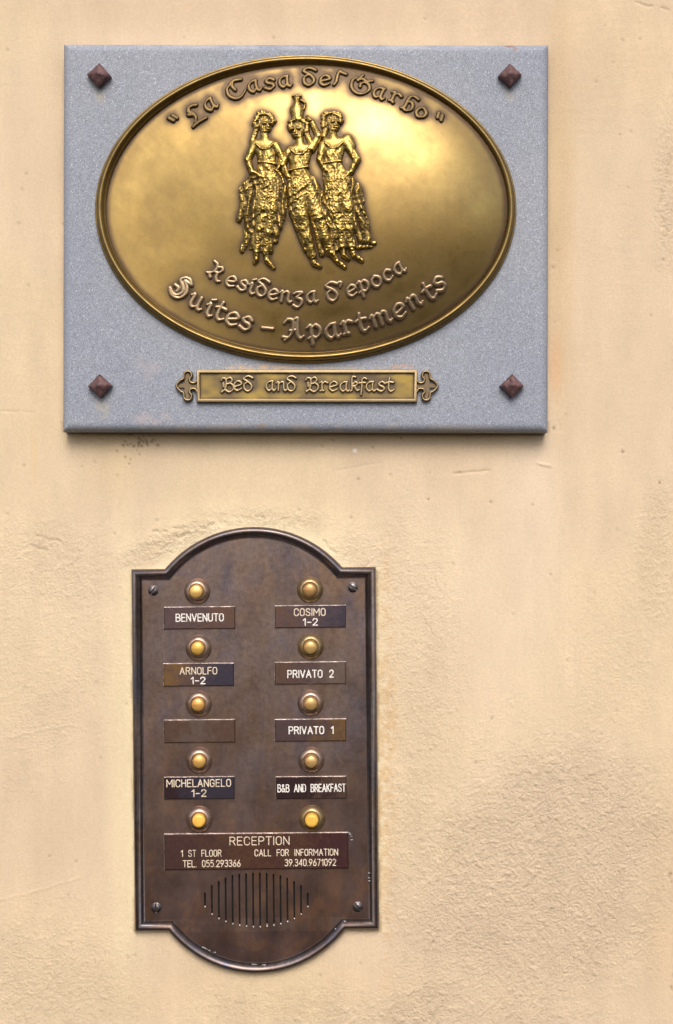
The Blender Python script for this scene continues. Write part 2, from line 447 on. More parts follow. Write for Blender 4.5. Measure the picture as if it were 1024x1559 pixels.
# ------------------------------------------------------------------ blackletter glyphs (x right, y up, x-height 1)
G = {
 'a': [[(0.80,1.02),(0.42,0.98),(0.10,0.70),(0.08,0.28),(0.36,0.0),(0.72,0.28)], [(0.80,1.04),(0.72,0.70),(0.72,0.2),(0.90,0.0),(1.08,0.16)]],
 'e': [[(0.20,0.42),(0.86,0.66),(0.78,0.92),(0.48,1.02),(0.14,0.74),(0.10,0.26),(0.42,0.0),(0.88,0.20)]],
 's': [[(0.86,0.80),(0.56,1.02),(0.22,0.84),(0.32,0.60),(0.68,0.44),(0.76,0.18),(0.42,-0.02),(0.02,0.18)]],
 'd': [[(1.02,1.50),(0.58,1.70),(0.20,1.62),(0.02,1.36),(0.50,1.06),(0.88,0.66),(0.84,0.24),(0.46,0.0),(0.10,0.26),(0.08,0.76),(0.50,1.06)]],
 'l': [[(0.0,0.0),(0.16,0.35),(0.20,1.0),(0.32,1.40),(0.58,1.30),(0.90,1.22)]],
 'o': [[(0.46,1.02),(0.12,0.76),(0.08,0.26),(0.44,-0.02),(0.84,0.24),(0.86,0.74),(0.46,1.02)]],
 'r': [[(-0.02,0.84),(0.24,1.0),(0.26,0.5),(0.26,0.12),(0.06,0.0)], [(0.28,0.72),(0.56,0.98),(0.86,0.86)], [(0.26,0.12),(0.44,0.0)]],
 'b': [[(1.02,1.62),(0.66,1.70),(0.34,1.52),(0.26,1.1),(0.28,0.2),(0.06,0.02)], [(0.28,0.84),(0.62,1.02),(0.90,0.72),(0.86,0.24),(0.50,0.0),(0.22,0.16)]],
 'L': [[(1.02,1.36),(0.70,1.50),(0.36,1.46),(0.22,1.20),(0.44,0.92),(0.46,0.46),(0.20,0.18)], [(-0.12,-0.06),(0.40,0.02),(1.12,-0.02)], [(0.10,1.0),(0.44,0.80)], [(0.36,1.46),(0.24,0.98)]],
 'C': [[(0.42,1.26),(0.08,0.98),(0.06,0.46),(0.44,0.02),(0.96,0.02),(1.40,0.42)], [(0.38,1.30),(0.80,1.50),(1.36,1.40)], [(0.74,1.50),(0.54,1.10),(0.66,0.72)]],
 'G': [[(0.34,1.40),(0.04,1.02),(0.08,0.42),(0.54,0.0),(1.12,0.06),(1.48,0.50),(1.38,0.92),(1.06,1.08),(0.74,0.88),(0.72,0.62)], [(0.40,1.16),(0.84,1.34),(1.14,1.20),(1.60,1.36)], [(0.76,1.72),(0.60,1.42),(0.46,1.10)]],
 'R': [[(0.24,1.70),(0.62,1.56),(0.74,1.16),(0.56,0.74),(0.22,0.46),(0.0,0.40)], [(0.22,0.46),(0.46,0.12)], [(0.76,1.28),(1.14,1.44),(1.32,1.18),(1.02,0.82),(0.72,0.78)], [(1.00,0.80),(1.00,0.36),(1.22,0.02),(1.50,0.14)]],
 'S': [[(1.42,1.34),(1.12,1.66),(0.68,1.60),(0.50,1.26),(0.86,0.92),(1.06,0.52),(0.82,0.10),(0.44,-0.02),(0.0,0.28)], [(1.42,1.34),(1.10,1.36),(0.86,1.36),(1.16,1.02),(1.34,0.56),(1.16,0.06),(0.80,-0.18),(0.30,-0.10),(0.0,0.28)], [(0.26,0.72),(0.62,0.62),(0.60,0.30)]],
 'i': [[(-0.02,0.82),(0.24,1.0),(0.24,0.24),(0.44,0.0),(0.66,0.16)], [(0.18,1.34),(0.50,1.50)]],
 'n': [[(-0.02,0.84),(0.22,1.0),(0.24,0.5),(0.22,0.02)], [(0.26,0.74),(0.60,1.0),(0.84,0.84),(0.84,0.22),(1.02,0.0),(1.20,0.14)]],
 'm': [[(-0.02,0.84),(0.22,1.0),(0.24,0.5),(0.22,0.02)], [(0.26,0.74),(0.58,1.0),(0.80,0.84),(0.80,0.02)], [(0.82,0.74),(1.14,1.0),(1.38,0.84),(1.38,0.22),(1.56,0.0),(1.74,0.14)]],
 'u': [[(-0.02,0.86),(0.22,1.0),(0.20,0.28),(0.42,0.0),(0.82,0.30)], [(0.82,1.02),(0.82,0.22),(1.00,0.0),(1.20,0.16)]],
 't': [[(0.40,1.46),(0.32,1.0),(0.30,0.28),(0.52,0.0),(0.88,0.20)], [(-0.02,0.92),(0.34,1.02),(0.80,0.98)]],
 'z': [[(0.02,0.86),(0.30,1.0),(0.80,0.98),(0.34,0.52),(0.76,0.30),(0.78,-0.10),(0.40,-0.44),(0.02,-0.28)]],
 'p': [[(-0.06,0.84),(0.26,1.0),(0.30,0.4),(0.30,-0.50)], [(0.30,0.78),(0.66,1.02),(0.98,0.72),(0.94,0.26),(0.58,0.0),(0.30,0.12),(0.0,-0.04)]],
 'c': [[(0.82,0.84),(0.50,1.02),(0.14,0.74),(0.10,0.26),(0.42,0.0),(0.86,0.22)]],
 'A': [[(0.10,1.30),(0.40,1.58),(0.78,1.48),(0.84,1.0),(0.66,0.44),(0.36,0.10),(0.0,0.16)], [(0.78,1.48),(1.18,1.62),(1.14,0.9),(1.16,0.26),(1.36,0.0),(1.62,0.18)], [(0.56,0.66),(1.14,0.70)], [(0.36,0.10),(0.10,-0.08)]],
 'B': [[(0.02,1.20),(0.20,1.46),(0.52,1.36),(0.58,0.8),(0.44,0.26),(0.04,0.0)], [(0.54,1.32),(0.98,1.52),(1.22,1.24),(0.98,0.92),(0.58,0.80)], [(0.98,0.92),(1.36,0.62),(1.28,0.18),(0.86,-0.04),(0.44,0.18),(0.10,-0.10)], [(0.26,0.9),(0.30,0.5)]],
 'k': [[(0.62,1.52),(0.32,1.56),(0.22,1.2),(0.24,0.2),(0.06,0.0)], [(0.26,0.62),(0.56,0.98),(0.84,0.86),(0.64,0.60),(0.30,0.52)], [(0.50,0.56),(0.78,0.08),(1.04,0.16)]],
 'f': [[(0.98,1.42),(0.66,1.56),(0.42,1.30),(0.40,0.5),(0.30,-0.46)], [(0.04,0.90),(0.40,0.98),(0.84,0.96)]],
 '"': [[(0.0,0.50),(0.20,0.0)], [(0.42,0.50),(0.62,0.0)]],
 "'": [[(0.0,0.45),(0.28,0.40),(0.12,0.0)]],
 '-': [[(0.0,0.0),(0.70,0.0)]],
}
def smooth_line(pts, n=4):
    if len(pts) < 3: return pts
    out = []
    P = [pts[0]] + list(pts) + [pts[-1]]
    for i in range(1, len(P) - 2):
        p0, p1, p2, p3 = (np.array(P[i + k]) for k in (-1, 0, 1, 2))
        for j in range(n):
            u = j / n
            out.append(tuple(0.5 * ((2 * p1) + (-p0 + p2) * u + (2 * p0 - 5 * p1 + 4 * p2 - p3) * u * u + (-p0 + 3 * p1 - 3 * p2 + p3) * u ** 3)))
    out.append(tuple(pts[-1]))
    return out

def glyph_segs(ch, cx, cy, ang, xh, w, sx=1.0, nib=40, sharp=0.28):
    st = G[ch]
    allp = [p for s_ in st for p in s_]
    bx = (min(p[0] for p in allp) + max(p[0] for p in allp)) / 2
    by = (min(p[1] for p in allp) + max(p[1] for p in allp)) / 2
    ca, sa = math.cos(R(ang)), math.sin(R(ang))
    segs = []
    for s_ in st:
        pts = smooth_line(s_)
        q = []
        for (x, y) in pts:
            u, v = (x - bx) * xh * sx, -(y - by) * xh
            q.append((cx + u * ca - v * sa, cy + u * sa + v * ca))
        for (p, r), (a, b) in zip(zip(q, q[1:]), zip(pts, pts[1:])):
            d = math.atan2(b[1] - a[1], b[0] - a[0])
            ww = w * (1 - sharp + 2 * sharp * abs(math.sin(d - R(nib))) * 0.85)
            segs.append((p[0], p[1], ww, r[0], r[1], ww))
    return segs

# ------------------------------------------------------------------ plain engraved capitals (cap height 1)
E = {
 'A': (.62, [[(0,0),(.31,1),(.62,0)],[(.12,.34),(.50,.34)]]),
 'B': (.55, [[(0,0),(0,1),(.34,1),(.50,.88),(.50,.64),(.34,.53),(0,.53)],[(.34,.53),(.55,.42),(.55,.12),(.38,0),(0,0)]]),
 'C': (.54, [[(.54,.74),(.50,.92),(.36,1),(.18,1),(.03,.88),(0,.7),(0,.3),(.03,.12),(.18,0),(.36,0),(.50,.08),(.54,.26)]]),
 'D': (.56, [[(0,0),(0,1),(.32,1),(.50,.9),(.56,.7),(.56,.3),(.50,.1),(.32,0),(0,0)]]),
 'E': (.48, [[(.48,1),(0,1),(0,0),(.48,0)],[(0,.52),(.42,.52)]]),
 'F': (.46, [[(.46,1),(0,1),(0,0)],[(0,.52),(.40,.52)]]),
 'G': (.56, [[(.54,.76),(.48,.94),(.34,1),(.18,1),(.03,.88),(0,.7),(0,.3),(.03,.12),(.18,0),(.38,0),(.52,.1),(.56,.3),(.56,.48),(.32,.48)]]),
 'H': (.54, [[(0,0),(0,1)],[(.54,0),(.54,1)],[(0,.52),(.54,.52)]]),
 'I': (.02, [[(.01,0),(.01,1)]]),
 'K': (.54, [[(0,0),(0,1)],[(.52,1),(0,.40)],[(.17,.6),(.54,0)]]),
 'L': (.46, [[(0,1),(0,0),(.46,0)]]),
 'M': (.72, [[(0,0),(0,1),(.36,.36),(.72,1),(.72,0)]]),
 'N': (.56, [[(0,0),(0,1),(.56,0),(.56,1)]]),
 'O': (.54, [[(.18,1),(.36,1),(.51,.88),(.54,.7),(.54,.3),(.51,.12),(.36,0),(.18,0),(.03,.12),(0,.3),(0,.7),(.03,.88),(.18,1)]]),
 'P': (.52, [[(0,0),(0,1),(.34,1),(.50,.90),(.52,.72),(.50,.56),(.34,.46),(0,.46)]]),
 'R': (.54, [[(0,0),(0,1),(.34,1),(.50,.90),(.52,.74),(.50,.60),(.34,.50),(0,.50)],[(.30,.50),(.54,0)]]),
 'S': (.52, [[(.50,.80),(.44,.95),(.32,1),(.18,1),(.04,.92),(0,.76),(.05,.62),(.46,.40),(.52,.24),(.48,.08),(.34,0),(.18,0),(.05,.06),(0,.22)]]),
 'T': (.54, [[(0,1),(.54,1)],[(.27,1),(.27,0)]]),
 'U': (.54, [[(0,1),(0,.28),(.05,.08),(.18,0),(.36,0),(.49,.08),(.54,.28),(.54,1)]]),
 'V': (.58, [[(0,1),(.29,0),(.58,1)]]),
 '0': (.48, [[(.16,1),(.32,1),(.46,.88),(.48,.7),(.48,.3),(.46,.12),(.32,0),(.16,0),(.02,.12),(0,.3),(0,.7),(.02,.88),(.16,1)]]),
 '1': (.26, [[(0,.76),(.24,1),(.24,0)]]),
 '2': (.50, [[(0,.76),(.05,.93),(.18,1),(.34,1),(.47,.9),(.50,.74),(.44,.56),(0,0),(.50,0)]]),
 '3': (.48, [[(.02,.9),(.14,1),(.32,1),(.45,.9),(.46,.68),(.34,.55),(.18,.55)],[(.34,.55),(.48,.42),(.48,.16),(.34,0),(.14,0),(.0,.12)]]),
 '4': (.50, [[(.40,0),(.40,1),(0,.28),(.50,.28)]]),
 '5': (.48, [[(.44,1),(.05,1),(.03,.56),(.18,.64),(.34,.62),(.47,.48),(.48,.2),(.36,.03),(.16,0),(0,.1)]]),
 '6': (.48, [[(.36,1),(.06,.5),(0,.28),(.06,.06),(.2,0),(.32,0),(.46,.1),(.48,.3),(.42,.5),(.28,.58),(.10,.5)]]),
 '7': (.46, [[(0,1),(.46,1),(.16,0)]]),
 '9': (.48, [[(.12,0),(.42,.5),(.48,.72),(.42,.94),(.28,1),(.16,1),(.02,.9),(0,.70),(.06,.5),(.20,.42),(.38,.5)]]),
 '.': (.04, [[(.01,.0),(.03,.0)]]),
 '-': (.40, [[(0,.45),(.40,.45)]]),
 '&': (.62, [[(.62,.0),(.12,.74),(.12,.9),(.24,1),(.36,.92),(.36,.74),(.06,.42),(0,.22),(.08,.04),(.24,0),(.42,.1),(.58,.44)]]),
 ' ': (.60, []),
}
def text_relief(name, fr, s, x0, x1, yc, cap, wd, h, parent, mat, gap=0.24, height=0.45):
    adv = []; x = 0
    for ch in s:
        wdt, st = E[ch]; adv.append(x); x += wdt + gap
    tot = x - gap
    kx = (x1 - x0 - 2 * wd) / tot
    segs = []
    for ch, ax in zip(s, adv):
        for st in E[ch][1]:
            q = [(x0 + wd + (ax + p[0]) * kx, yc + cap / 2 - wd - p[1] * (cap - 2 * wd)) for p in st]
            for a, b in zip(q, q[1:]): segs.append((a[0], a[1], wd, b[0], b[1], wd))
    return segs

# ================================================================== WALL
def build_wall():
    def axis(lo, hi, step, ext):
        inner = np.arange(lo, hi + step, step)
        outs = []
        v, st = 0.0, step
        while v < ext:
            st = min(st * 1.25, 80); v += st; outs.append(v)
        outs = np.array(outs)
        return np.concatenate([lo - outs[::-1], inner, inner[-1] + outs])
    gx = axis(-30, 1056, 2.0, 2200); gy = axis(-30, 1592, 2.0, 1380)
    X, Y = np.meshgrid(gx, gy)
    def blob(cx, cy, rx, ry, ang=0, soft=0.45):
        a = R(ang); dx, dy = X - cx, Y - cy
        u = dx * math.cos(a) + dy * math.sin(a); v = -dx * math.sin(a) + dy * math.cos(a)
        d = np.hypot(u / rx, v / ry) + 0.55 * (fbm(X / 70, Y / 70, 31) - 0.5)
        return 1 - sstep(1 - soft, 1 + soft, d)
    rough = np.zeros_like(X)
    for b in [(820, 1330, 190, 230, 30, .5, 1.0), (640, 1330, 70, 200, 0, .6, .55), (640, 1000, 70, 190, 0, .6, .5), (70, 860, 110, 70, 10, .6, .5),
              (60, 1000, 120, 160, 0, .6, .35), (260, 825, 90, 22, -20, .6, .9), (400, 790, 90, 20, 0, .7, .7), (560, 850, 60, 40, 30, .6, .6),
              (1015, 300, 18, 120, 0, .6, .55), (1000, 850, 30, 120, 0, .6, .55), (60, 1500, 140, 110, 0, .7, .6), (700, 1560, 260, 60, 0, .6, .8),
              (470, 1540, 200, 40, 0, .7, .5), (600, 880, 50, 130, 10, .7, .45), (940, 1050, 70, 160, 0, .8, .35), (640, 1530, 90, 40, -30, .5, 1.0)]:
        rough = np.maximum(rough, b[6] * blob(*b[:6]))
    rough = np.clip(rough + 0.05 + 0.2 * np.clip(fbm(X / 160, Y / 160, 41) - 0.5, 0, 1), 0, 1)
    H = 5.0 * (fbm(X / 420, Y / 420, 3, 2) - 0.5) + 2.2 * (fbm(X / 110, Y / 150, 5, 3) - 0.5)
    lump = fbm(X / 6, Y / 7.5, 11, 3)
    H += rough * (1.7 * (np.clip(lump, 0.32, 1) - 0.5) + 0.7 * (fbm(X / 22, Y / 26, 15, 2) - 0.5) + 1.1 * sstep(.60, .78, fbm(X / 5, Y / 5.5, 18, 2)))
    H += 0.30 * (fbm(X / 34, Y / 6, 21, 3) - 0.5) * (1 - sstep(700, 800, Y)) * sstep(.4, .6, fbm(X / 120, Y / 90, 24, 2))
    H += 0.40 * (fbm(X / 5, Y / 60, 22, 3) - 0.5) * sstep(900, 1000, Y)
    # ragged edge of the old paint over the right margin and flaked skin over the panel's arch
    def ridge(pts, wid, amp, seed, jag=3.0):
        T = np.full(X.shape, -3.0)
        p = []
        rs = random.Random(seed)
        for a, b in zip(pts, pts[1:]):
            n = max(2, int(math.hypot(b[0] - a[0], b[1] - a[1]) / 6))
            for i in range(n): p.append((a[0] + (b[0] - a[0]) * i / n + rs.uniform(-jag, jag), a[1] + (b[1] - a[1]) * i / n + rs.uniform(-jag, jag)))
        p.append(pts[-1])
        xs = [q[0] for q in p]; ys = [q[1] for q in p]
        m = (X > min(xs) - 20) & (X < max(xs) + 20) & (Y > min(ys) - 20) & (Y < max(ys) + 20)
        ss = [(a[0], a[1], wid * rs.uniform(.5, 1.2), b[0], b[1], wid * rs.uniform(.5, 1.2)) for a, b in zip(p, p[1:]) if jag < 2 or rs.random() < .62]
        t_ = stroke_field(ss, X[m], Y[m])
        out = np.zeros_like(X); out[m] = amp * np.clip(t_, 0, 1)
        return out
    dark = np.zeros_like(X)
    for pts, wid, amp, jag in [([(230, 811), (262, 806), (300, 797)], 2.6, -2.2, 3), ([(252, 820), (290, 812), (330, 798)], 2.6, -1.8, 3),
                               ([(222, 832), (262, 826)], 2.6, -1.4, 3), ([(375, 788), (440, 789)], 2.4, -1.5, 2),
                               ([(494, 822), (500, 832), (512, 842)], 2.2, -2.0, 2), ([(35, 815), (60, 818), (90, 824)], 2.6, -1.6, 3),
                               ([(36, 824), (70, 838), (95, 858)], 2.6, -1.4, 3), ([(690, 721), (715, 719), (745, 716)], 2.4, -1.6, .8),
                               ([(512, 716), (580, 704)], 2.4, -.7, .8), ([(820, 706), (836, 709)], 3.0, 1.8, 1.5), ([(10, 1124), (60, 1112), (108, 1103)], 2.6, .7, 1.2),
                               ([(0, 1371), (50, 1358), (120, 1336)], 2.6, .6, 1.2), ([(1026, 1322), (1021, 1336), (1025, 1352)], 2.4, -2.6, 2.5), ([(1026, 1484), (1021, 1500), (1026, 1518)], 2.4, -2.6, 2.5),
                               ([(1022, 230), (1008, 300), (1018, 365)], 2.4, -1.6, 5), ([(960, 3), (1018, 16)], 2.6, -1.6, 2), ([(0, 626), (52, 628)], 2.4, -.7, .6),
                               ([(850, 640), (853, 655)], 2.5, -1, .5)]:
        rr_ = ridge(pts, wid, amp, hash(pts[0]) & 255, jag)
        H += rr_
        dark = np.maximum(dark, 0.28 * np.clip(-rr_ / 2.2, 0, 1))
    # pits
    rs = np.random.RandomState(9)
    pits = [(rs.uniform(0, 1024), rs.uniform(0, 1559), rs.uniform(1.6, 2.6)) for _ in range(150)]
    pits += [(rs.normal(214, 13), rs.normal(671, 6), rs.uniform(1.3, 2.4)) for _ in range(26)]
    pits += [(rs.normal(200, 14), rs.normal(688, 8), rs.uniform(1.1, 1.8)) for _ in range(10)]
    pits += [(190, 696, 1.7), (843, 652, 2.2), (1004, 735, 2.0), (610, 667, 1.8), (567, 681, 1.6), (948, 688, 2.0), (747, 764, 1.8), (652, 760, 1.6), (545, 729, 1.8)]
    ix = lambda v, g: np.searchsorted(g, v)
    for n_, (px_, py_, r_) in enumerate(pits):
        i0, i1, j0, j1 = ix(px_ - 7, gx), ix(px_ + 7, gx), ix(py_ - 7, gy), ix(py_ + 7, gy)
        sx, sy = X[j0:j1, i0:i1], Y[j0:j1, i0:i1]
        gg = np.exp(-((sx - px_) ** 2 + (sy - py_) ** 2) / (r_ * r_ * 0.8))
        H[j0:j1, i0:i1] -= gg * (1.0 if n_ < 150 else 1.4)
        dark[j0:j1, i0:i1] = np.maximum(dark[j0:j1, i0:i1], gg * (0.35 if n_ < 150 else 0.85))
    # keep the plaster flat where things are fixed to it
    flat = ((X > 105) & (X < 825) & (Y > 75) & (Y < 648)) | ((X > 212) & (X < 562) & (Y > 880) & (Y < 1405))
    H = np.where(flat, np.minimum(H, 0), H)
    H = np.clip(H, -5, 3.0)
    # paint tones and grime, with one band of painted shade
    pink = np.array([0.602, 0.474, 0.338]); yel = np.array([0.620, 0.495, 0.338]); pale = np.array([0.665, 0.540, 0.390]); tan = np.array([0.50, 0.365, 0.245])
    f = sstep(0.40, 0.62, fbm(X / 190, Y / 240, 61, 3) + 0.10 * sstep(500, 760, Y) * (1 - sstep(1000, 1200, Y)) )[..., None]
    C = pink * (1 - f) + yel * f
    def lay(mask, col, amt):
        nonlocal C
        m = (mask * amt)[..., None]
        C = C * (1 - m) + np.array(col) * m
    lay(blob(380, 830, 180, 60, 0, .7), (0.72, 0.60, 0.40), .6)
    lay(blob(640, 880, 110, 120, 20, .8), pale, .6)
    lay(blob(190, 1150, 26, 330, 0, .8), (0.70, 0.60, 0.39), .6)
    lay(blob(120, 900, 110, 90, 0, .9), pale, .35)
    ra = np.hypot(X - 384, Y - 982) + 6 * (fbm(X / 14, Y / 14, 72, 3) - .5)
    lay((1 - sstep(186, 205, ra)) * (Y < 868) * 1.0, (0.74, 0.645, 0.44), .6)
    sd = np.abs(X - 389 - (Y - 1141) * .01) + 6 * (fbm(X / 14, Y / 14, 73, 3) - .5)
    lay((1 - sstep(190, 204, sd)) * (Y > 862) * (Y < 1420), (0.72, 0.62, 0.41), .55)
    lay(blob(790, 1000, 70, 200, 0, .9), pale, .45)
    lay(blob(810, 760, 40, 130, 0, .9), (0.69, 0.57, 0.44), .5)
    lay(blob(880, 100, 240, 60, 0, .9), tan, .28)
    lay(blob(500, 10, 520, 30, 0, .8), tan, .25)
    lay(blob(60, 1350, 150, 200, 0, .8), tan, .16)
    lay(blob(900, 1450, 260, 150, 0, .9), tan, .14)
    lay(blob(400, 1520, 240, 50, 0, .9), (0.54, 0.41, 0.24), .35)
    lay(blob(1010, 1380, 30, 160, 0, .9), (0.54, 0.39, 0.23), .3)
    lay(blob(175, 695, 40, 60, 0, .9), (0.52, 0.41, 0.23), .35)
    lay(blob(853, 330, 18, 260, 0, .9), (0.50, 0.37, 0.20), .5)  # shade right of the slab, painted into the wall colour
    lay(blob(846, 560, 8, 40, 0, .9), (0.62, 0.33, 0.17), .4)
    gr = blob(588, 1150, 14, 280, 0, .7) * sstep(0.42, 0.62, fbm(X / 7, Y / 7, 71, 3))
    lay(gr, (0.55, 0.34, 0.15), .5)
    lay(blob(52, 690, 5, 40, 0, .9), (0.62, 0.44, 0.22), .35)
    lay(blob(540, 686, 3.5, 3.5, 0, .3), (0.8, 0.8, 0.78), .9)
    lay(rough, (0.62, 0.49, 0.35), .25)
    C *= (0.93 + 0.14 * fbm(X / 30, Y / 90, 81, 4))[..., None]
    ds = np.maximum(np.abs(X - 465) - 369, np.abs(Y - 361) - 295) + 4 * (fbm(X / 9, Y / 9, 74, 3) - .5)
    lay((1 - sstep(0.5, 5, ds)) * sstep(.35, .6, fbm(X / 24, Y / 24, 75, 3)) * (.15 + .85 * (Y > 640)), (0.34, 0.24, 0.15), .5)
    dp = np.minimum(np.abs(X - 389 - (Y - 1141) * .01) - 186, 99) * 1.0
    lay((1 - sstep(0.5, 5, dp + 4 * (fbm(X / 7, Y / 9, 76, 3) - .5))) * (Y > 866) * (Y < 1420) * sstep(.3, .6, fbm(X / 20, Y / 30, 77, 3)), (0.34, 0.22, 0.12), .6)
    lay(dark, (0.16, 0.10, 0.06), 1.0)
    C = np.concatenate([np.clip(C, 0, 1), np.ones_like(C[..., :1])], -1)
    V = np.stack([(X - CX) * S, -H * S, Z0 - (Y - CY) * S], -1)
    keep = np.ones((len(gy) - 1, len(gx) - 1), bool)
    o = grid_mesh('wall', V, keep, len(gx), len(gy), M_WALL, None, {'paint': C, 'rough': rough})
    # the masonry behind the plaster skin: side and back faces so the wall has thickness
    o['kind'] = 'structure'
    me = o.data
    bm = bmesh.new(); bm.from_mesh(me)
    be = [e for e in bm.edges if e.is_boundary]
    r = bmesh.ops.extrude_edge_only(bm, edges=be)
    nv = [g for g in r['geom'] if isinstance(g, bmesh.types.BMVert)]
    for v in nv: v.co.y = 0.30
    bm.to_mesh(me); bm.free()
    return o
build_wall()

# ================================================================== STONE SLAB
F1 = Frame(465, 361.3, 38, 0.10)
HF = 38.0
def build_slab():
    root = thing('granite_sign_board', 'grey speckled granite board held to the wall by four rusty diamond studs', 'sign board', F1)
    hw, hh, b = 370.6, 296.2, 13.0
    # rounded edge profile from wall to face, then a dense face grid for the stains
    ax = lambda hv: np.concatenate([[-hv], -hv + b * (1 - np.cos(np.linspace(0, math.pi / 2, 9)))[1:], np.linspace(-hv + b, hv - b, int((2 * hv - 2 * b) / 4))[1:-1], hv - b * (1 - np.cos(np.linspace(0, math.pi / 2, 9)))[::-1][:-1], [hv]])
    gx, gy = ax(hw), ax(hh)
    X, Y = np.meshgrid(gx, gy)
    ex = np.clip(np.abs(X) - (hw - b), 0, b) / b; ey = np.clip(np.abs(Y) - (hh - b), 0, b) / b
    e = np.clip(np.maximum(ex, ey) , 0, 1)
    drop = b * (1 - np.sqrt(np.clip(1 - e * e, 0, 1)))
    wob = 0.5 * (fbm(X / 60 + 9, Y / 60 + 9, 91, 2) - 0.5)
    Hh = HF - drop
    PX, PY = X + F1.cx, Y + F1.cy
    C = np.zeros(X.shape + (4,))
    def st(cx, cy, rx, ry, col, amt, n=9, seed=3, lo=.35):
        d = np.hypot((PX - cx) / rx, (PY - cy) / ry)
        m = (1 - sstep(.5, 1.1, d)) * amt * sstep(lo, lo + .35, fbm(PX / n, PY / n, seed, 3))
        k = m > C[..., 3]
        for i in range(3): C[..., i][k] = col[i]
        C[..., 3] = np.maximum(C[..., 3], m)
    st(395, 560, 60, 6, (.50, .34, .20), .9, 6, 4, .3); st(612, 558, 22, 4, (.45, .26, .15), .9, 5, 5, .3)
    st(470, 561, 150, 3.5, (.38, .30, .22), .7, 5, 6, .3)
    st(153, 140, 12, 22, (.34, .30, .22), .55); st(157, 618, 14, 24, (.36, .33, .26), .5); st(776, 142, 10, 16, (.36, .33, .26), .4)
    st(234, 637, 40, 12, (.42, .34, .34), .5, 14); st(775, 68, 9, 4, (.20, .10, .08), .9, 4, 8, .2); st(786, 74, 6, 5, (.25, .12, .10), .8, 3, 9, .3)
    st(465, 652, 370, 8, (.36, .30, .25), .45, 20, 10); st(465, 70, 370, 6, (.42, .40, .40), .35, 20, 11)
    st(225, 560, 24, 30, (.40, .34, .34), .3, 14, 12); st(603, 642, 4, 2, (.02, .02, .02), .9, 3, 13, .0)
    st(400, 650, 14, 6, (.28, .20, .13), .7, 6, 14); st(430, 88, 60, 4, (.30, .26, .24), .5, 5, 15, .3)
    V = F1.larr(X, Y, Hh + wob)
    keep = np.ones((len(gy) - 1, len(gx) - 1), bool)
    f = grid_mesh('slab', V, keep, len(gx), len(gy), M_STONE, root, {'stain': C})
    me = f.data; bm = bmesh.new(); bm.from_mesh(me)
    be = [e_ for e_ in bm.edges if e_.is_boundary]
    r = bmesh.ops.extrude_edge_only(bm, edges=be)
    nv = [g for g in r['geom'] if isinstance(g, bmesh.types.BMVert)]
    for v in nv: v.co.y = 0.0
    bm.to_mesh(me); bm.free()
    # studs
    for (px_, py_, sz, tw, seed) in [(152, 117.5, 18.5, 3, 1), (775, 117.5, 18, -2, 2), (153.5, 588.5, 18.5, -3, 3), (778, 588.5, 18.5, 1, 4)]:
        lx, ly = F1.px(px_, py_)
        rs = random.Random(seed)
        bm = bmesh.new()
        N = 5
        def pt(u, v):   # square face, u,v -1..1, pyramid
            m = max(abs(u), abs(v))
            hgt = 12.5 + 8.0 * (1 - m)
            return u, v, hgt
        rings = []
        a0 = R(45 + tw)
        def put(u, v, h_):
            u2, v2 = u * sz / 1.414, v * sz / 1.414
            x, y = u2 * math.cos(a0) - v2 * math.sin(a0), u2 * math.sin(a0) + v2 * math.cos(a0)
            return bm.verts.new((x * F1.k, -h_ * S, -y * F1.k))
        g = {}
        for i in range(-N, N + 1):
            for j in range(-N, N + 1):
                u, v = i / N, j / N
                x, y, hgt = pt(u, v)
                edge = max(abs(i), abs(j)) == N
                g[i, j] = put(u * (0.97 if edge else 1) + rs.uniform(-.02, .02), v * (0.97 if edge else 1) + rs.uniform(-.02, .02), hgt + rs.uniform(-.45, .45) - (1.0 if edge else 0) - (1.5 if (seed == 4 and i in (-3, -2) and j in (-1, 0)) else 0))
        for i in range(-N, N):
            for j in range(-N, N):
                bm.faces.new((g[i, j], g[i + 1, j], g[i + 1, j + 1], g[i, j + 1]))
        be = [e_ for e_ in bm.edges if e_.is_boundary]
        r = bmesh.ops.extrude_edge_only(bm, edges=be)
        nv = [q for q in r['geom'] if isinstance(q, bmesh.types.BMVert)]
        for v in nv: v.co.y = 0.0008; v.co.x *= 1.03; v.co.z *= 1.03
        o = bm_obj('stud', bm, M_RUST, root, True, 22)
        o.location = F1.l(lx, ly, HF)
    return root
build_slab()

# ================================================================== OVAL PLAQUE
F2 = Frame(465, 316.5, 50, 0.0, h0=HF)
A_, B_ = 322.0, 235.4
RIM = 16.2
APX, APY = 0.20, 0.02
def dome(X, Y):
    u, v = X / (A_ - RIM), Y / (B_ - RIM)
    rho = u * u + v * v
    H = HF + 6.5 + 33.0 * (1 - np.clip(rho, 0, 1.05)) * (1 + 0.85 * u - 0.25 * v) + 4.0 * u
    return H

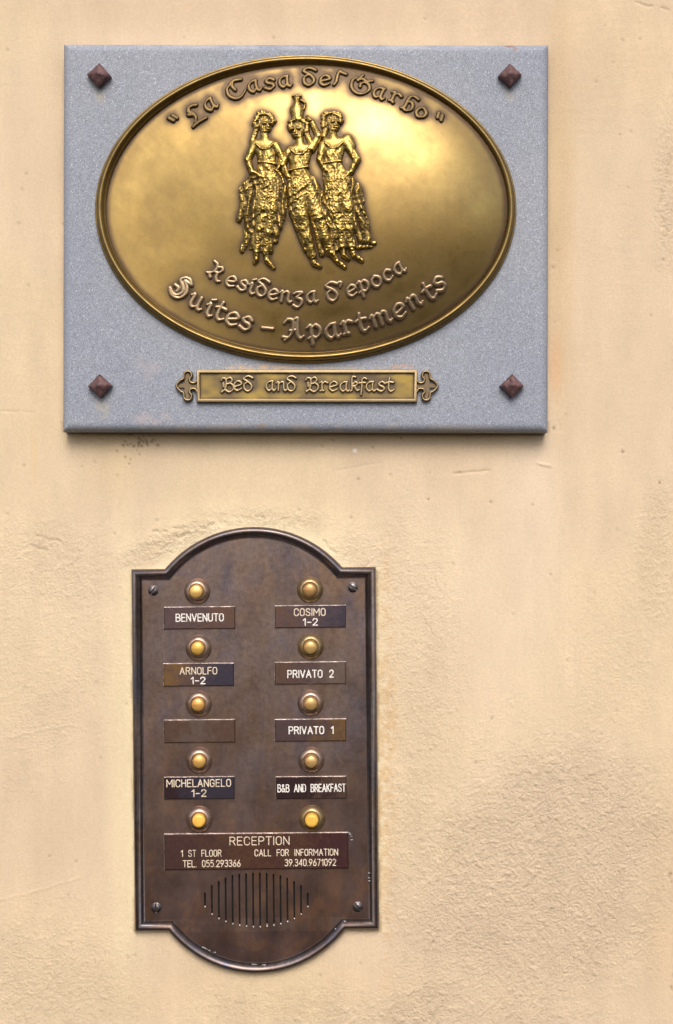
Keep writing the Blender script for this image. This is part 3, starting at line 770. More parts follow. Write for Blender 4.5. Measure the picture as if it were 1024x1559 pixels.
TXT1 = [('"', 262.5, 179, -36, .9), ('L', 295.9, 175, -33, 1.1), ('a', 320.8, 158.4, -30, 1), ('C', 358.7, 135.9, -20, 1.12), ('a', 387.5, 131.5, -15, 1), ('s', 409.9, 128.6, -10, 1), ('a', 434.6, 124.9, -7, 1),
        ('d', 471, 117.5, 2, 1), ('e', 494.6, 124, 4, .95), ('l', 517.5, 120.8, 8, 1), ('G', 550.5, 130.2, 12, 1.08), ('a', 578.4, 144.4, 21, 1), ('r', 600.7, 151.3, 25, 1), ('b', 623.3, 160.1, 28, .95), ('o', 640.6, 174.6, 33, .95), ('"', 669.3, 179.7, 38, .9)]
TXT2 = [('R', 328.6, 414, 25, 1), ('e', 352, 429.7, 24, 1), ('s', 369.6, 435.8, 20, 1), ('i', 384.6, 437.4, 17, 1), ('d', 400, 439.8, 14, 1), ('e', 416.2, 450.3, 10, 1), ('n', 435, 453.8, 7, 1), ('z', 453.3, 458.5, 2, 1), ('a', 475.9, 454.5, -2, 1),
        ('d', 505.7, 446.8, -7, 1.05), ("'", 517.4, 436.5, -8, .9), ('e', 535, 445.6, -13, 1), ('p', 552.6, 442.8, -15, 1), ('o', 572, 432, -22, 1), ('c', 589.6, 422.9, -27, 1), ('a', 607.2, 412.3, -31, 1)]
TXT3 = [('S', 274, 437, 27, 1), ('u', 298.6, 459.7, 28, 1), ('i', 320.4, 467.9, 25, 1), ('t', 335.6, 473.7, 22, 1), ('e', 353.7, 485.9, 17, 1.05), ('s', 374, 492.5, 12, 1.05), ('-', 406.9, 500.2, 6, 1.2),
        ('A', 446.2, 501.9, -2, 1), ('p', 477.6, 510, -6, 1), ('a', 506.9, 504.2, -10, 1.1), ('r', 528, 499.5, -13, 1), ('t', 550.2, 492.5, -16, 1), ('m', 579.5, 486.6, -21, .95), ('e', 607.6, 474.9, -26, 1.05), ('n', 629.9, 460.9, -32, .95), ('t', 651, 445.6, -34, 1), ('s', 667.4, 435, -38, 1.05)]

def limb(pts):
    """chain of (x,y,r,h) -> capsule list"""
    return [(a, b) for a, b in zip(pts, pts[1:])]

def fig_height(caps, X, Y):
    P = np.zeros_like(X); neg = np.full(X.shape, -5.0)
    for (a, b) in caps:
        dx, dy = b[0] - a[0], b[1] - a[1]
        u = np.clip(((X - a[0]) * dx + (Y - a[1]) * dy) / (dx * dx + dy * dy + 1e-9), 0, 1)
        d = np.hypot(X - a[0] - u * dx, Y - a[1] - u * dy)
        r = a[2] + (b[2] - a[2]) * u; h_ = a[3] + (b[3] - a[3]) * u
        t_ = 1 - (d / r) ** 2
        P = P + np.clip(h_ * np.sqrt(np.clip(t_, 0, 1)), 0, None) ** 5
        neg = np.maximum(neg, 1 - d / r)
    return P ** 0.2, neg

def head(x, y, r, look=0):
    c = [((x, y - r * .25, r, 7), (x + look * r * .15, y + r * .35, r * .78, 7))]
    f = []
    ex = x + look * r * .45
    f += [(x_, y_, r_, h_) for x_, y_, r_, h_ in ()]
    det = [((ex, y - .05 * r, r * .17, 9.0), (ex + look * .1 * r, y + .28 * r, r * .20, 9.4)),      # nose
           ((ex - .2 * r, y + .55 * r, r * .13, 8.1), (ex + .2 * r, y + .55 * r, r * .13, 8.1)),       # mouth
           ((ex - .5 * r, y - .14 * r, r * .22, 8.1), (ex - .22 * r, y - .2 * r, r * .14, 8.3)),        # brows
           ((ex + .22 * r, y - .2 * r, r * .14, 8.3), (ex + .5 * r, y - .14 * r, r * .22, 8.1)),
           ((x - look * r * .75, y + .0 * r, r * .2, 7.4), (x - look * r * .75, y + .3 * r, r * .16, 7.2))]   # ear
    return c + det
def curls(x, y, r, a0, a1, n, seed, rr=.30):
    rs = random.Random(seed); out = []
    for i in range(n):
        a = R(a0 + (a1 - a0) * i / (n - 1)); q = r * rs.uniform(.92, 1.14)
        cx_, cy_ = x + q * math.cos(a), y + q * math.sin(a)
        b_ = a + rs.uniform(-1.2, 1.2)
        out.append(((cx_, cy_, r * rr, 7.2), (cx_ + 3 * math.cos(b_), cy_ + 3 * math.sin(b_), r * rr * .8, 6.4)))
    return out
def hand(x, y, ang, s=1.0, spread=10, h=8.0):
    """palm, four fingers, thumb"""
    a = R(ang); out = [((x, y, 3.4 * s, h), (x + 4.2 * s * math.cos(a), y + 4.2 * s * math.sin(a), 3.5 * s, h))]
    for k, ln in ((-1.5, 4.6), (-.5, 5.6), (.5, 5.2), (1.5, 4.2)):
        b_ = a + R(k * spread)
        ox, oy = x + 4.5 * s * math.cos(a) - k * 1.75 * s * math.sin(a) , y + 4.5 * s * math.sin(a) + k * 1.75 * s * math.cos(a)
        out.append(((ox, oy, 1.15 * s, h + .6), (ox + ln * s * math.cos(b_), oy + ln * s * math.sin(b_), .85 * s, h - .2)))
    b_ = a - R(55)
    out.append(((x + 1.5 * s * math.cos(a) + 2.5 * s * math.sin(a), y + 1.5 * s * math.sin(a) - 2.5 * s * math.cos(a), 1.3 * s, h), (x + 1.5 * s * math.cos(a) + 4.8 * s * math.cos(b_), y + 1.5 * s * math.sin(a) + 4.8 * s * math.sin(b_), .9 * s, h - .4)))
    return out
def skirt(wx, wy, ww, pts, h0=7.0, h1=5.0, seed=1, extra=7):
    """fan of pleats from waist (wx,wy,half width) to the hem points"""
    out = []; rs = random.Random(seed)
    n = len(pts)
    for i, (x, y) in enumerate(pts):
        f = (i + .5) / n * 2 - 1
        sx_ = wx + f * ww
        mx, my = (sx_ + x) / 2 + rs.uniform(-3, 3) + f * 3, (wy + y) / 2
        out += limb([(sx_, wy, ww / n * 1.9, h0), (mx, my, 4.2 + rs.uniform(-1, 1.2), h0 - .6 + rs.uniform(-.8, .8)), (x, y, 3.8 + rs.uniform(-.8, 1), h1 + rs.uniform(-.6, .8))])
    return out

# generic stand-in group: three robed women, one bearing a jar on her head.
# Each figure: body chains, leg chains (smooth under the cloth), skirt chains (deep folds behind the legs)
FACES = [(403, 195, 12.5, 1), (455, 205, 12.5, -1), (506, 195, 12.5, 1)]
def neckline(x, y, hw_):
    return limb([(x - hw_, y - 3, 2.2, 8.6), (x - hw_ * .4, y + 5, 2.2, 9.2), (x + hw_ * .4, y + 5, 2.2, 9.2), (x + hw_, y - 3, 2.2, 8.6)])
BODY1 = (head(403, 195, 12.5, 1) + curls(402, 191, 13, 150, 370, 13, 3) + limb([(391, 199, 5, 5.5), (385, 217, 4.5, 5), (383, 234, 3.5, 4.5)])
        + limb([(403, 206, 6, 6.5), (404, 217, 7, 6.5)]) + limb([(392, 224, 8.5, 6.8), (416, 226, 8.5, 6.8)]) + limb([(404, 230, 17, 7.5), (408, 253, 13, 7.8), (405, 272, 18, 7.8)])
        + neckline(404, 228, 13) + limb([(395, 252, 2.6, 8.8), (421, 256, 2.6, 8.8)]) + limb([(408, 236, 8, 8.6), (411, 243, 7, 8.8)])
        + limb([(388, 225, 7, 7.5), (378, 247, 6, 7.8), (384, 267, 5, 8), (401, 276, 4, 8.4)]) + hand(402, 276, 8, .95)
        + limb([(420, 227, 7, 7.8), (430, 245, 5.6, 8), (425, 262, 4.4, 8.8)]) + hand(424, 263, 125, .95))
LEG1 = limb([(409, 276, 14, 9.6), (399, 322, 11.5, 9.8), (397, 352, 9, 8.4), (391, 386, 5.4, 6.8), (391, 398, 4, 6.4), (388, 403, 3.2, 5.4)]) \
     + limb([(413, 278, 12, 8.8), (414, 325, 10.5, 9.2), (409, 358, 8.2, 8), (405, 388, 5.4, 6.8), (407, 400, 4.6, 6.6), (417, 411, 3.6, 5.4)])
SK1 = skirt(405, 268, 19, [(376, 366), (384, 380), (398, 384), (412, 386), (420, 372), (427, 350)], 6.6, 5, 4) \
     + limb([(388, 274, 8, 6), (373, 294, 9, 6), (374, 318, 8, 5.4), (364, 338, 5.4, 4.8)]) + limb([(384, 290, 7, 5.2), (378, 330, 8, 5), (379, 364, 6.5, 4.6), (369, 384, 4.4, 4)]) \
     + limb([(424, 274, 8, 6.4), (433, 300, 6.5, 6), (431, 332, 6, 5.4), (421, 362, 5, 4.8)])
BODY2 = (head(455, 205, 12.5, -1) + curls(455, 201, 13, 170, 380, 13, 8) + limb([(466, 208, 5, 6), (473, 224, 4.5, 5.5), (470, 240, 3.6, 5)])
        + limb([(456, 216, 6, 6.8), (457, 227, 7, 7)]) + limb([(443, 236, 8.5, 7.2), (470, 233, 8.5, 7.2)]) + limb([(457, 240, 18, 8), (455, 264, 13.5, 8.2), (460, 284, 19, 8.4)])
        + neckline(456, 238, 13) + limb([(441, 267, 2.6, 9.4), (469, 262, 2.6, 9.4)]) + limb([(452, 246, 8, 9.2), (450, 253, 7, 9.2)])
        + limb([(452, 153, 5.5, 6.5), (452, 157, 4, 6.5), (452, 164, 6, 7), (452, 173, 11, 8.4), (453, 183, 9, 8), (454, 190, 5, 7)]) + limb([(446, 150, 1.8, 6), (458, 150, 1.8, 6)])
        + limb([(458, 157, 1.7, 5.4), (465, 162, 1.7, 5.4), (463, 171, 1.7, 5.4)])
        + limb([(474, 234, 7, 7.5), (485, 214, 6, 7.3), (474, 191, 4.6, 7.2)]) + hand(473, 190, 220, .95)
        + limb([(439, 238, 7, 7.5), (430, 258, 5.8, 8), (441, 277, 4.6, 9)]) + hand(442, 278, 20, .95))
LEG2 = limb([(453, 290, 15, 10.4), (458, 336, 12.5, 10.6), (468, 368, 9.4, 9), (477, 396, 5.6, 7), (478, 405, 4.8, 6.6), (487, 410, 3.8, 5.6)]) \
     + limb([(468, 290, 13, 9.2), (484, 338, 11.5, 9.6), (495, 368, 9, 8.4), (506, 392, 5.6, 6.8), (514, 403, 4.4, 6), (524, 411, 3.6, 5.2)])
SK2 = skirt(459, 280, 19, [(444, 330), (466, 386), (478, 392), (490, 392), (500, 392), (512, 386), (519, 376)], 7, 5.4, 6) \
     + limb([(444, 292, 7, 6.4), (446, 330, 6, 6), (462, 372, 6, 5.4), (472, 392, 5, 5)]) + limb([(478, 290, 9, 6.6), (497, 330, 9, 6.2), (512, 366, 7, 5.6), (520, 386, 5, 5)])
BODY3 = (head(506, 195, 12.5, 1) + curls(505, 191, 13, 140, 370, 14, 12) + limb([(496, 201, 5, 6), (493, 215, 4.5, 5.5)])
        + limb([(506, 207, 6, 6.6), (507, 217, 7, 6.8)]) + limb([(497, 225, 8.5, 7), (522, 224, 9, 7)]) + limb([(509, 231, 17, 7.6), (506, 255, 13, 7.8), (511, 274, 18, 7.8)])
        + neckline(508, 229, 13) + limb([(493, 257, 2.6, 9), (519, 254, 2.6, 9)]) + limb([(504, 237, 8, 8.8), (502, 244, 7, 9)])
        + limb([(528, 220, 9, 7.2), (533, 230, 8.4, 7)])
        + limb([(527, 227, 7.4, 7.8), (543, 251, 6, 7.8), (533, 271, 4.8, 8.4), (522, 281, 4.2, 8.8)]) + hand(521, 282, 175, .95)
        + limb([(492, 228, 7, 7.2), (487, 250, 5.8, 7.8), (496, 268, 4.6, 8.8)]) + hand(497, 269, 40, .95))
LEG3 = limb([(506, 280, 14, 9.6), (510, 326, 11.5, 9.8), (517, 356, 9, 8.4), (521, 382, 5.6, 6.8), (523, 394, 4.4, 6.2), (530, 399, 3.6, 5.4)]) \
     + limb([(518, 280, 12.5, 8.8), (529, 324, 11, 9.2), (530, 356, 8.6, 8), (533, 381, 5.4, 6.6), (539, 394, 4.4, 6), (550, 402, 3.6, 5.2)])
SK3 = skirt(512, 272, 19, [(508, 376), (518, 380), (528, 380), (538, 380), (548, 374), (558, 362), (553, 334)], 6.8, 5.2, 9) \
     + limb([(528, 280, 9, 6.4), (543, 300, 9.5, 6.2), (546, 325, 9, 5.6), (554, 350, 8, 5.2), (558, 372, 6.5, 4.8)]) + limb([(548, 372, 5, 4.8), (566, 375, 3.2, 4), (570, 376, 2.8, 4)]) + limb([(544, 382, 4, 4.8), (564, 381, 2.6, 4)])
FIGS = [(BODY1, LEG1, SK1), (BODY2, LEG2, SK2), (BODY3, LEG3, SK3)]

def build_plaque():
    root = thing('oval_plaque', 'large oval brass plaque with raised lettering and three robed figures, mounted on grey granite', 'plaque', F2)
    n = 240
    loop = [(A_ * math.cos(2 * math.pi * i / n), B_ * math.sin(2 * math.pi * i / n)) for i in range(n)]
    h = HF
    prof = [(0, h), (0.2, h + 4.5), (1.2, h + 5.4), (2.6, h + 5.4), (3.2, h + 4.6), (3.8, h + 6.5), (4.8, h + 10), (6.2, h + 12.6), (8.2, h + 14.2), (10.2, h + 14.6), (12.2, h + 13.9), (14, h + 12), (15.4, h + 9.4), (16.2, h + 7.6), (16.8, h + 7.0), (17.6, h + 7.6), (18.6, h + 7.2), (19.6, h + 5.0)]
    sweep('rim', F2, loop, [(d_ * .86, h_) for d_, h_ in prof], M_RIM, root, 50)
    # local coordinates of everything cast on the field
    def seglist(T, xh, w):
        return [(ch, glyph_segs(ch, *F2.px(x, y), ang, xh * sc_, w * 1.30, 1.04)) for ch, x, y, ang, sc_ in T]
    L = [(c_, s_, 0) for c_, s_ in seglist(TXT1, 17.2, 2.55)] + [(c_, s_, 1) for c_, s_ in seglist(TXT2, 15.2, 2.35)] + [(c_, s_, 2) for c_, s_ in seglist(TXT3, 18.2, 2.75)]
    # height map of letters/figures for the dirt halo in the recesses of the field
    st = 1.5
    gx = np.arange(-A_, A_ + st, st); gy = np.arange(-B_, B_ + st, st)
    X, Y = np.meshgrid(gx, gy)
    mask = np.zeros_like(X)
    for c_, segs, k in L:
        xs = [q[0] for q in segs]; ys = [q[1] for q in segs]
        m = (X > min(xs) - 8) & (X < max(xs) + 8) & (Y > min(ys) - 8) & (Y < max(ys) + 8)
        T = stroke_field(segs, X[m], Y[m])
        mask[m] = np.maximum(mask[m], sstep(-.6, 0, T))
    figs = [[tuple((q[0] - F2.cx, q[1] - F2.cy, q[2], q[3]) for q in cp) for cp in b_ + l_ + s_] for b_, l_, s_ in FIGS]
    fm = np.zeros_like(X)
    for f in figs:
        H, ng = fig_height(f, X, Y); fm = np.maximum(fm, (ng > 0) * 1.0)
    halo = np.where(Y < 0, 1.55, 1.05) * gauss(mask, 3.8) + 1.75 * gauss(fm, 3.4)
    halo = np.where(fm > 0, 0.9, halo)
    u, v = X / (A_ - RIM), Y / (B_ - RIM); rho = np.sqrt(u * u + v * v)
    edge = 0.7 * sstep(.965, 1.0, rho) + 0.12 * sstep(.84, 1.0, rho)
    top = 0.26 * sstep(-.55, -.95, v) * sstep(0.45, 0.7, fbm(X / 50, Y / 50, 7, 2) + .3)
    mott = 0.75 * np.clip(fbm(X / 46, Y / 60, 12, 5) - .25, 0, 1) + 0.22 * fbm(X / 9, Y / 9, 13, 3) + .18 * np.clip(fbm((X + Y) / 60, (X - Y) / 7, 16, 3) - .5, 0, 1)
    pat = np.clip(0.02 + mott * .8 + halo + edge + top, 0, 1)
    keep = ((rho[:-1, :-1] < 1.006) & (rho[1:, 1:] < 1.006) & (rho[1:, :-1] < 1.006) & (rho[:-1, 1:] < 1.006))
    dents = (1 - sstep(.8, 1, rho)) * (1.7 * (fbm(X / 95, Y / 95, 14, 2) - .5) + 0.22 * (fbm(X / 26, Y / 26, 15, 2) - .5))
    grid_mesh('field', F2.larr(X, Y, dome(X, Y) + dents), keep, len(gx), len(gy), M_BRASS, root, {'patina': pat})
    for i, (c_, segs, k) in enumerate(L):
        relief('letter', F2, segs, (4.0, 4.0, 4.6)[k], M_LETTER if k else M_FIG_L, root, lambda X_, Y_: dome(X_, Y_) , step=0.62, flat=0.15,
               patina=lambda T, X_, Y_: 0.98 - (1.15 if k else 0.6) * np.clip(T, 0, 1) ** .7 + 0.25 * (fbm(X_ / 4, Y_ / 4, 5, 2) - .5), jitter=0.22, seed=i)
    for n_, f in enumerate(figs):
        xs = [q[0] for cp in f for q in cp]; ys = [q[1] for cp in f for q in cp]
        s_ = 0.7
        gx = np.arange(min(xs) - 22, max(xs) + 22, s_); gy = np.arange(min(ys) - 14, max(ys) + 14, s_)
        X, Y = np.meshgrid(gx, gy)
        nb_, nl_ = len(FIGS[n_][0]), len(FIGS[n_][1])
        Hb, gb = fig_height(f[:nb_], X, Y); Hl, gl = fig_height(f[nb_:nb_ + nl_], X, Y); Hk, gk = fig_height(f[nb_ + nl_:], X, Y)
        ng = np.maximum(np.maximum(gb, gl), gk)
        yy = Y + F2.cy
        H = np.maximum(np.maximum(Hb, Hl), Hk)
        leg = sstep(-.6, 1.0, Hl - np.maximum(Hk, Hb)) * (yy < 394)
        back = sstep(-.4, .8, Hk - np.maximum(Hl, Hb))
        # folds run down along the cloth (their phase follows the skirt), swags cross the thighs
        ph = (X - .18 * Y + 5 * np.sin(Y / 13.0 + n_)) / 2.3 + 5.0 * fbm(X / 24, Y / 34, 44 + n_, 2) + 3.6 * fbm(X / 9, Y / 15, 47 + n_, 2)
        folds = np.sin(ph * 1.25)
        sw = np.sin((Y + .55 * X) / 1.9 + 4.0 * fbm(X / 16, Y / 14, 49 + n_, 2))
        swm = sstep(.50, .66, fbm(X / 22, Y / 26, 48 + n_, 2)) * (1 - .75 * sstep(335, 350, yy))
        ham = np.abs(fbm(X / 3.6, Y / 4.2, 50 + n_, 2) - .5) * 2
        bod = (1 - leg) * (1 - back) * sstep(232, 240, yy) * (Hb < 8.7)
        hair = sstep(222, 210, yy) * (H < 7.4)
        wr = np.abs(vn(X / 2.4, Y / 2.4, 60 + n_) - .5) * 2
        Hd = H + back * (1.5 * folds + 1.9 * (.3 - ham) + 1.0 * sw * swm) + leg * (swm * .85 * sw + .4 * folds * (1 - swm) + 1.9 * (.3 - ham)) + bod * (.7 * folds + 1.3 * (.3 - ham)) + 1.5 * (wr - .5) * hair
        fx_, fy_, fr_, lk = FACES[n_]
        fx_ += lk * fr_ * .3
        XX = X + F2.cx
        for ox, oy, sx_, sy_, dp in ((-.33, .02, .17, .10, 2.4), (.33, .02, .17, .10, 2.4), (0, .60, .26, .07, 1.8), (0, 1.02, .5, .12, 2.0)):
            Hd = Hd - dp * np.exp(-((XX - fx_ - ox * fr_) / (sx_ * fr_)) ** 2 - ((yy - fy_ - oy * fr_) / (sy_ * fr_)) ** 2)
        Hd = Hd + 1.5 * np.exp(-((XX - fx_) / (.12 * fr_)) ** 2 - ((yy - fy_ - .2 * fr_) / (.26 * fr_)) ** 2)
        Hd = np.where(ng > 0, np.maximum(Hd * .92, .3), -1.2)
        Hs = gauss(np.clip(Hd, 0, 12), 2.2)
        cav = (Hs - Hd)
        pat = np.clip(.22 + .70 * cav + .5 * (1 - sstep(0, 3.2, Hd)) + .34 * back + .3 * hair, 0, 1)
        kk = ng > 0
        keep = kk[:-1, :-1] | kk[1:, :-1] | kk[:-1, 1:] | kk[1:, 1:]
        grid_mesh('relief_figure', F2.larr(X, Y, dome(X, Y) + Hd + (.35 * n_ if n_ != 1 else 1.0)), keep, len(gx), len(gy), M_FIG, root, {'patina': pat})
M_FIG_L = brass('upper_letter_brass', lo=(0.06, 0.037, 0.02), hi=(0.27, 0.185, 0.075), rough=(0.32, 0.6))
build_plaque()

# ================================================================== NAME STRIP
F3 = Frame(467, 587, 46, 0.0, h0=HF)
def build_strip():
    root = thing('brass_strip', 'narrow brass strip with raised lettering and trefoil ends, just below the oval plaque', 'name strip', F3)
    x0, x1, y0, y1 = -168, 168, -24, 25
    loop = [(x0, y0), (x1, y0), (x1, y1), (x0, y1)]
    h = HF
    sweep('border', F3, loop, [(0, h - .5), (0, h + 7), (0.8, h + 8.2), (2.4, h + 8.6), (4.2, h + 8.2), (5.0, h + 7), (5.8, h + 4.0)], M_LETTER_S, root, 40)
    gx = np.arange(x0 + 4.6, x1 - 4.2, 1.5); gy = np.arange(y0 + 4.6, y1 - 4.2, 1.0)
    X, Y = np.meshgrid(gx, gy)
    T4 = [('B', 345.6, 586.2, 0, 1), ('e', 361.6, 587.3, 0, 1), ('d', 377.5, 584, 0, .95), ('a', 412.3, 587.3, 0, 1), ('n', 428.3, 588.0, 0, .95), ('d', 443.5, 584, 0, .95),
          ('B', 474.6, 585.7, 0, 1), ('r', 492.2, 588, 0, 1), ('e', 507.4, 588, 0, 1), ('a', 525, 588.4, 0, 1), ('k', 540, 584.5, 0, 1), ('f', 552, 588, 0, .9), ('a', 565, 588, 0, 1), ('s', 579.9, 588.4, 0, 1), ('t', 593.4, 585.7, 0, 1)]
    L = [(c_, glyph_segs(c_, *F3.px(x, y), a_, 14.0 * s_, 2.25)) for c_, x, y, a_, s_ in T4]
    mask = np.zeros_like(X)
    for c_, segs in L:
        mask = np.maximum(mask, sstep(-1.2, 0, stroke_field(segs, X, Y)))
    ed = 1 - sstep(0, 5, np.minimum(np.minimum(X - x0 - 5, x1 - 5 - X), np.minimum(Y - y0 - 5, y1 - 5 - Y)))
    pat = np.clip(.20 + 2.2 * (fbm(X / 30, Y / 22, 23, 3) - .44) + .95 * gauss(mask, 3.0) + .6 * ed, 0, 1)
    grid_mesh('field', F3.larr(X, Y, h + 4.4 + 0 * X), np.ones((len(gy) - 1, len(gx) - 1), bool), len(gx), len(gy), M_STRIP, root, {'patina': pat})
    for i, (c_, segs) in enumerate(L):
        relief('letter', F3, segs, 3.4, M_LETTER_S, root, h + 4.4, step=0.55, flat=.15,
               patina=lambda T, X_, Y_: 0.95 - 1.1 * np.clip(T, 0, 1) ** .7, jitter=.2, seed=i + 90)
    # trefoil finials: a cast plate with a raised outline
    for sg in (-1, 1):
        ol = [(166, -12), (170, -5), (177, -5), (179, -10), (176, -14), (177, -20), (182, -22), (187, -19), (188, -11), (193, -8), (199, 0), (193, 8), (188, 11), (187, 19), (182, 22), (177, 20), (176, 14), (179, 10), (177, 5), (170, 5), (166, 12)]
        if sg < 0: ol = [(-x, y) for x, y in ol]
        sm = smooth_line(ol, 3)
        segs = [(a[0], a[1], 2.1, b[0], b[1], 2.1) for a, b in zip(sm, sm[1:])]
        ii = [((171, 0), (196, 0), 4.6, 3), ((183, -16), (183, 16), 4.4, 4.4)]
        fill = [(sg * a[0], a[1], w0, sg * b[0], b[1], w1) for a, b, w0, w1 in ii]
        xs = np.arange(164, 204, .55) * sg; ys = np.arange(-26, 26, .55)
        if sg < 0: xs = xs[::-1]
        X, Y = np.meshgrid(xs, ys)
        T = stroke_field(segs, X, Y)
        Tf = stroke_field(fill, X, Y)
        Hh = np.where(T > 0, 4.4 + 4.0 * np.sqrt(1 - (1 - np.clip(T, 0, 1)) ** 2), np.where(Tf > 0, 4.4, -1.0))
        ins = (T > 0) | (Tf > 0)
        keep = ins[:-1, :-1] | ins[1:, :-1] | ins[:-1, 1:] | ins[1:, 1:]
        grid_mesh('finial', F3.larr(X, Y, h + Hh), keep, len(xs), len(ys), M_LETTER_S, root, {'patina': np.clip(.75 - .8 * np.clip(T, 0, 1), 0, 1)})
M_LETTER_S = brass('strip_letter_brass', lo=(0.10, 0.070, 0.045), hi=(0.46, 0.36, 0.21), rough=(0.36, 0.6))
build_strip()

# ================================================================== DOORBELL PANEL
F4 = Frame(388, 1141.5, 12, -0.55)
def build_panel():
    root = thing('doorbell_panel', 'tall dark bronze doorbell panel with arched top, ten round buttons and engraved name tags', 'doorbell panel', F4)
    HW, HH, cb, sag = 186.6, 276.2, 135.5, 63.0
    Rr = (cb * cb + sag * sag) / (2 * sag)
    loop = [(-HW, -HH)]
    cyt = -HH + Rr - sag
    a0 = math.asin(cb / Rr)
    for i in range(41):
        a = -a0 + 2 * a0 * i / 40
        loop.append((Rr * math.sin(a), cyt - Rr * math.cos(a)))
    loop.append((HW, -HH)); loop.append((HW, HH))
    for i in range(41):
        a = a0 - 2 * a0 * i / 40
        loop.append((Rr * math.sin(a), -cyt + Rr * math.cos(a) + 3.0 * math.cos(a / a0 * math.pi / 2)))
    loop.append((-HW, HH))
    PF = 9.0      # face height
    prof = [(0, -3), (0, 6.0), (.5, 8.4), (1.6, 10.8), (3.2, 12.8), (5.2, 13.8), (7.4, 13.7), (9.6, 12.6), (11.6, 10.6), (13.2, 8.2), (14.2, 6.2), (15.0, 5.8), (15.4, 7.0), (16.4, 9.3), (17.2, 9.2)]
    sweep('frame', F4, loop, prof, M_FRAME, root, 38)
    # face with real slots, from a filled 2-D curve
    cu = bpy.data.curves.new('face', 'CURVE'); cu.dimensions = '2D'; cu.fill_mode = 'BOTH'
    def spl(pts):
        s_ = cu.splines.new('POLY'); s_.points.add(len(pts) - 1); s_.use_cyclic_u = True
        for p, q in zip(s_.points, pts): p.co = (q[0] * F4.k, -q[1] * F4.k, 0, 1)
    spl(inset(loop, 16.2))
    ext = [(1359.7, 1380.8), (1348, 1392.3), (1342, 1399), (1336.7, 1403.5), (1333, 1407), (1331, 1409), (1330.0, 1410.5), (1329.3, 1411.5)]
    ext = ext + ext[::-1]
    slots = []
    for i, (ya, yb) in enumerate(ext):
        xx = 311.4 + (468.2 - 311.4) * i / 15
        lx, la = F4.px(xx, ya); _, lb = F4.px(xx, yb)
        slots.append((lx, la, lb))
        hw = 1.35
        pts = [(lx + hw * math.cos(t_), (lb - hw) + hw * math.sin(t_)) for t_ in np.linspace(0, math.pi, 6)] + [(lx - hw * math.cos(t_), (la + hw) - hw * math.sin(t_)) for t_ in np.linspace(0, math.pi, 6)]
        spl(pts)
    cu.extrude = 0.0011
    tmp = bpy.data.objects.new('face_outline', cu); COL.objects.link(tmp)
    bpy.context.view_layer.update()
    me = bpy.data.meshes.new_from_object(tmp.evaluated_get(bpy.context.evaluated_depsgraph_get()))
    bpy.data.objects.remove(tmp)
    me.transform(Matrix.Rotation(R(90), 4, 'X'))
    me.transform(Matrix.Translation((0, -PF * S + 0.0011, 0)))
    me.materials.clear(); me.materials.append(M_PANEL)
    face = finish('face_plate', me, root, True, 30)
    bx = [F4.px(300, 1325), F4.px(480, 1415)]
    (xa, ya), (xb, yb) = (-95, 180), (95, 278)
    bm = bmesh.new()
    vs = [bm.verts.new(F4.l(x, y, 1.2)) for x, y in ((xa, ya), (xb, ya), (xb, yb), (xa, yb))]
    vb = [bm.verts.new(F4.l(x, y, -1.0)) for x, y in ((xa, ya), (xb, ya), (xb, yb), (xa, yb))]
    bm.faces.new(vs); bm.faces.new(vb[::-1])
    for i in range(4): bm.faces.new((vs[i], vs[(i + 1) % 4], vb[(i + 1) % 4], vb[i]))
    bm_obj('speaker_backing', bm, M_DARK, root)
    # reflections at the lower slot ends, added as small pale dots
    for lx, la, lb in slots:
        relief('slot_glint', F4, [(lx, lb + 1.0, 1.3, lx + .1, lb + 1.1, 1.3)], .7, M_SLOT, root, PF, step=.5)
    # buttons
    GOLD, AMB, TAN_, OCH = (0.92, 0.56, 0.10), (0.74, 0.42, 0.12), (0.50, 0.30, 0.12), (0.62, 0.42, 0.16)
    btn = [(300, 900, (0.86, 0.58, 0.19), M_BEZEL, 1), (302, 986, (0.80, 0.50, 0.11), M_BEZEL, 1), (302.5, 1071, AMB, M_BEZEL, 0), (303.5, 1157, (0.76, 0.47, 0.14), M_BEZEL, 1), (303.5, 1246.5, GOLD, M_BEZEL, 2),
           (472, 897.5, TAN_, M_BEZEL_GOLD, 0), (473, 984, OCH, M_BEZEL_GOLD, 0), (473, 1069.5, (0.58, 0.38, 0.15), M_BEZEL, 0), (474, 1156.5, (0.66, 0.44, 0.18), M_BEZEL, -1), (475, 1245.5, GOLD, M_BEZEL_GOLD, 2)]
    for px_, py_, col, bz, kind in btn:
        lx, ly = F4.px(px_, py_)
        lx -= 1.0; lx += 0.6; ly += 0.8 if py_ > 1000 else 0.4
        b_ = lathe('bell_button', F4, lx, ly, [(20, -.5), (20, .4), (19.4, 1.6), (18.4, 3.6), (17.2, 5.4), (15.8, 7.0), (14.4, 8.1), (13.2, 8.7), (12.3, 8.7), (11.7, 8.0), (11.4, 6.4), (11.3, 5.0), (0, 5.0)], bz, root, 44, 35, h0=PF)
        rc = 10.1 if kind >= 0 else 9.4
        ht = 18.5 if kind == 2 else 17.0
        pr = [(rc, 5.5), (rc, ht - 3.4), (rc - .3, ht - 2.2)]
        if kind == 2: pr += [(rc - 1, ht - 1.0), (rc - 2.2, ht - .3), (rc - 5, ht), (0, ht + .2)]
        else: pr += [(rc * math.cos(t_), ht - 2.2 + 4.0 * math.sin(t_)) for t_ in np.linspace(.25, 1.45, 8)] + [(0, ht + 1.8)]
        c_ = lathe('cap', F4, 0, 0, pr, cap_mat(col, .28 if kind < 2 else .4, .45 if kind < 2 else .1), b_, 40, 50)
        c_.location = (0, 0, 0)
        rb = random.Random(int(px_ * 7 + py_))
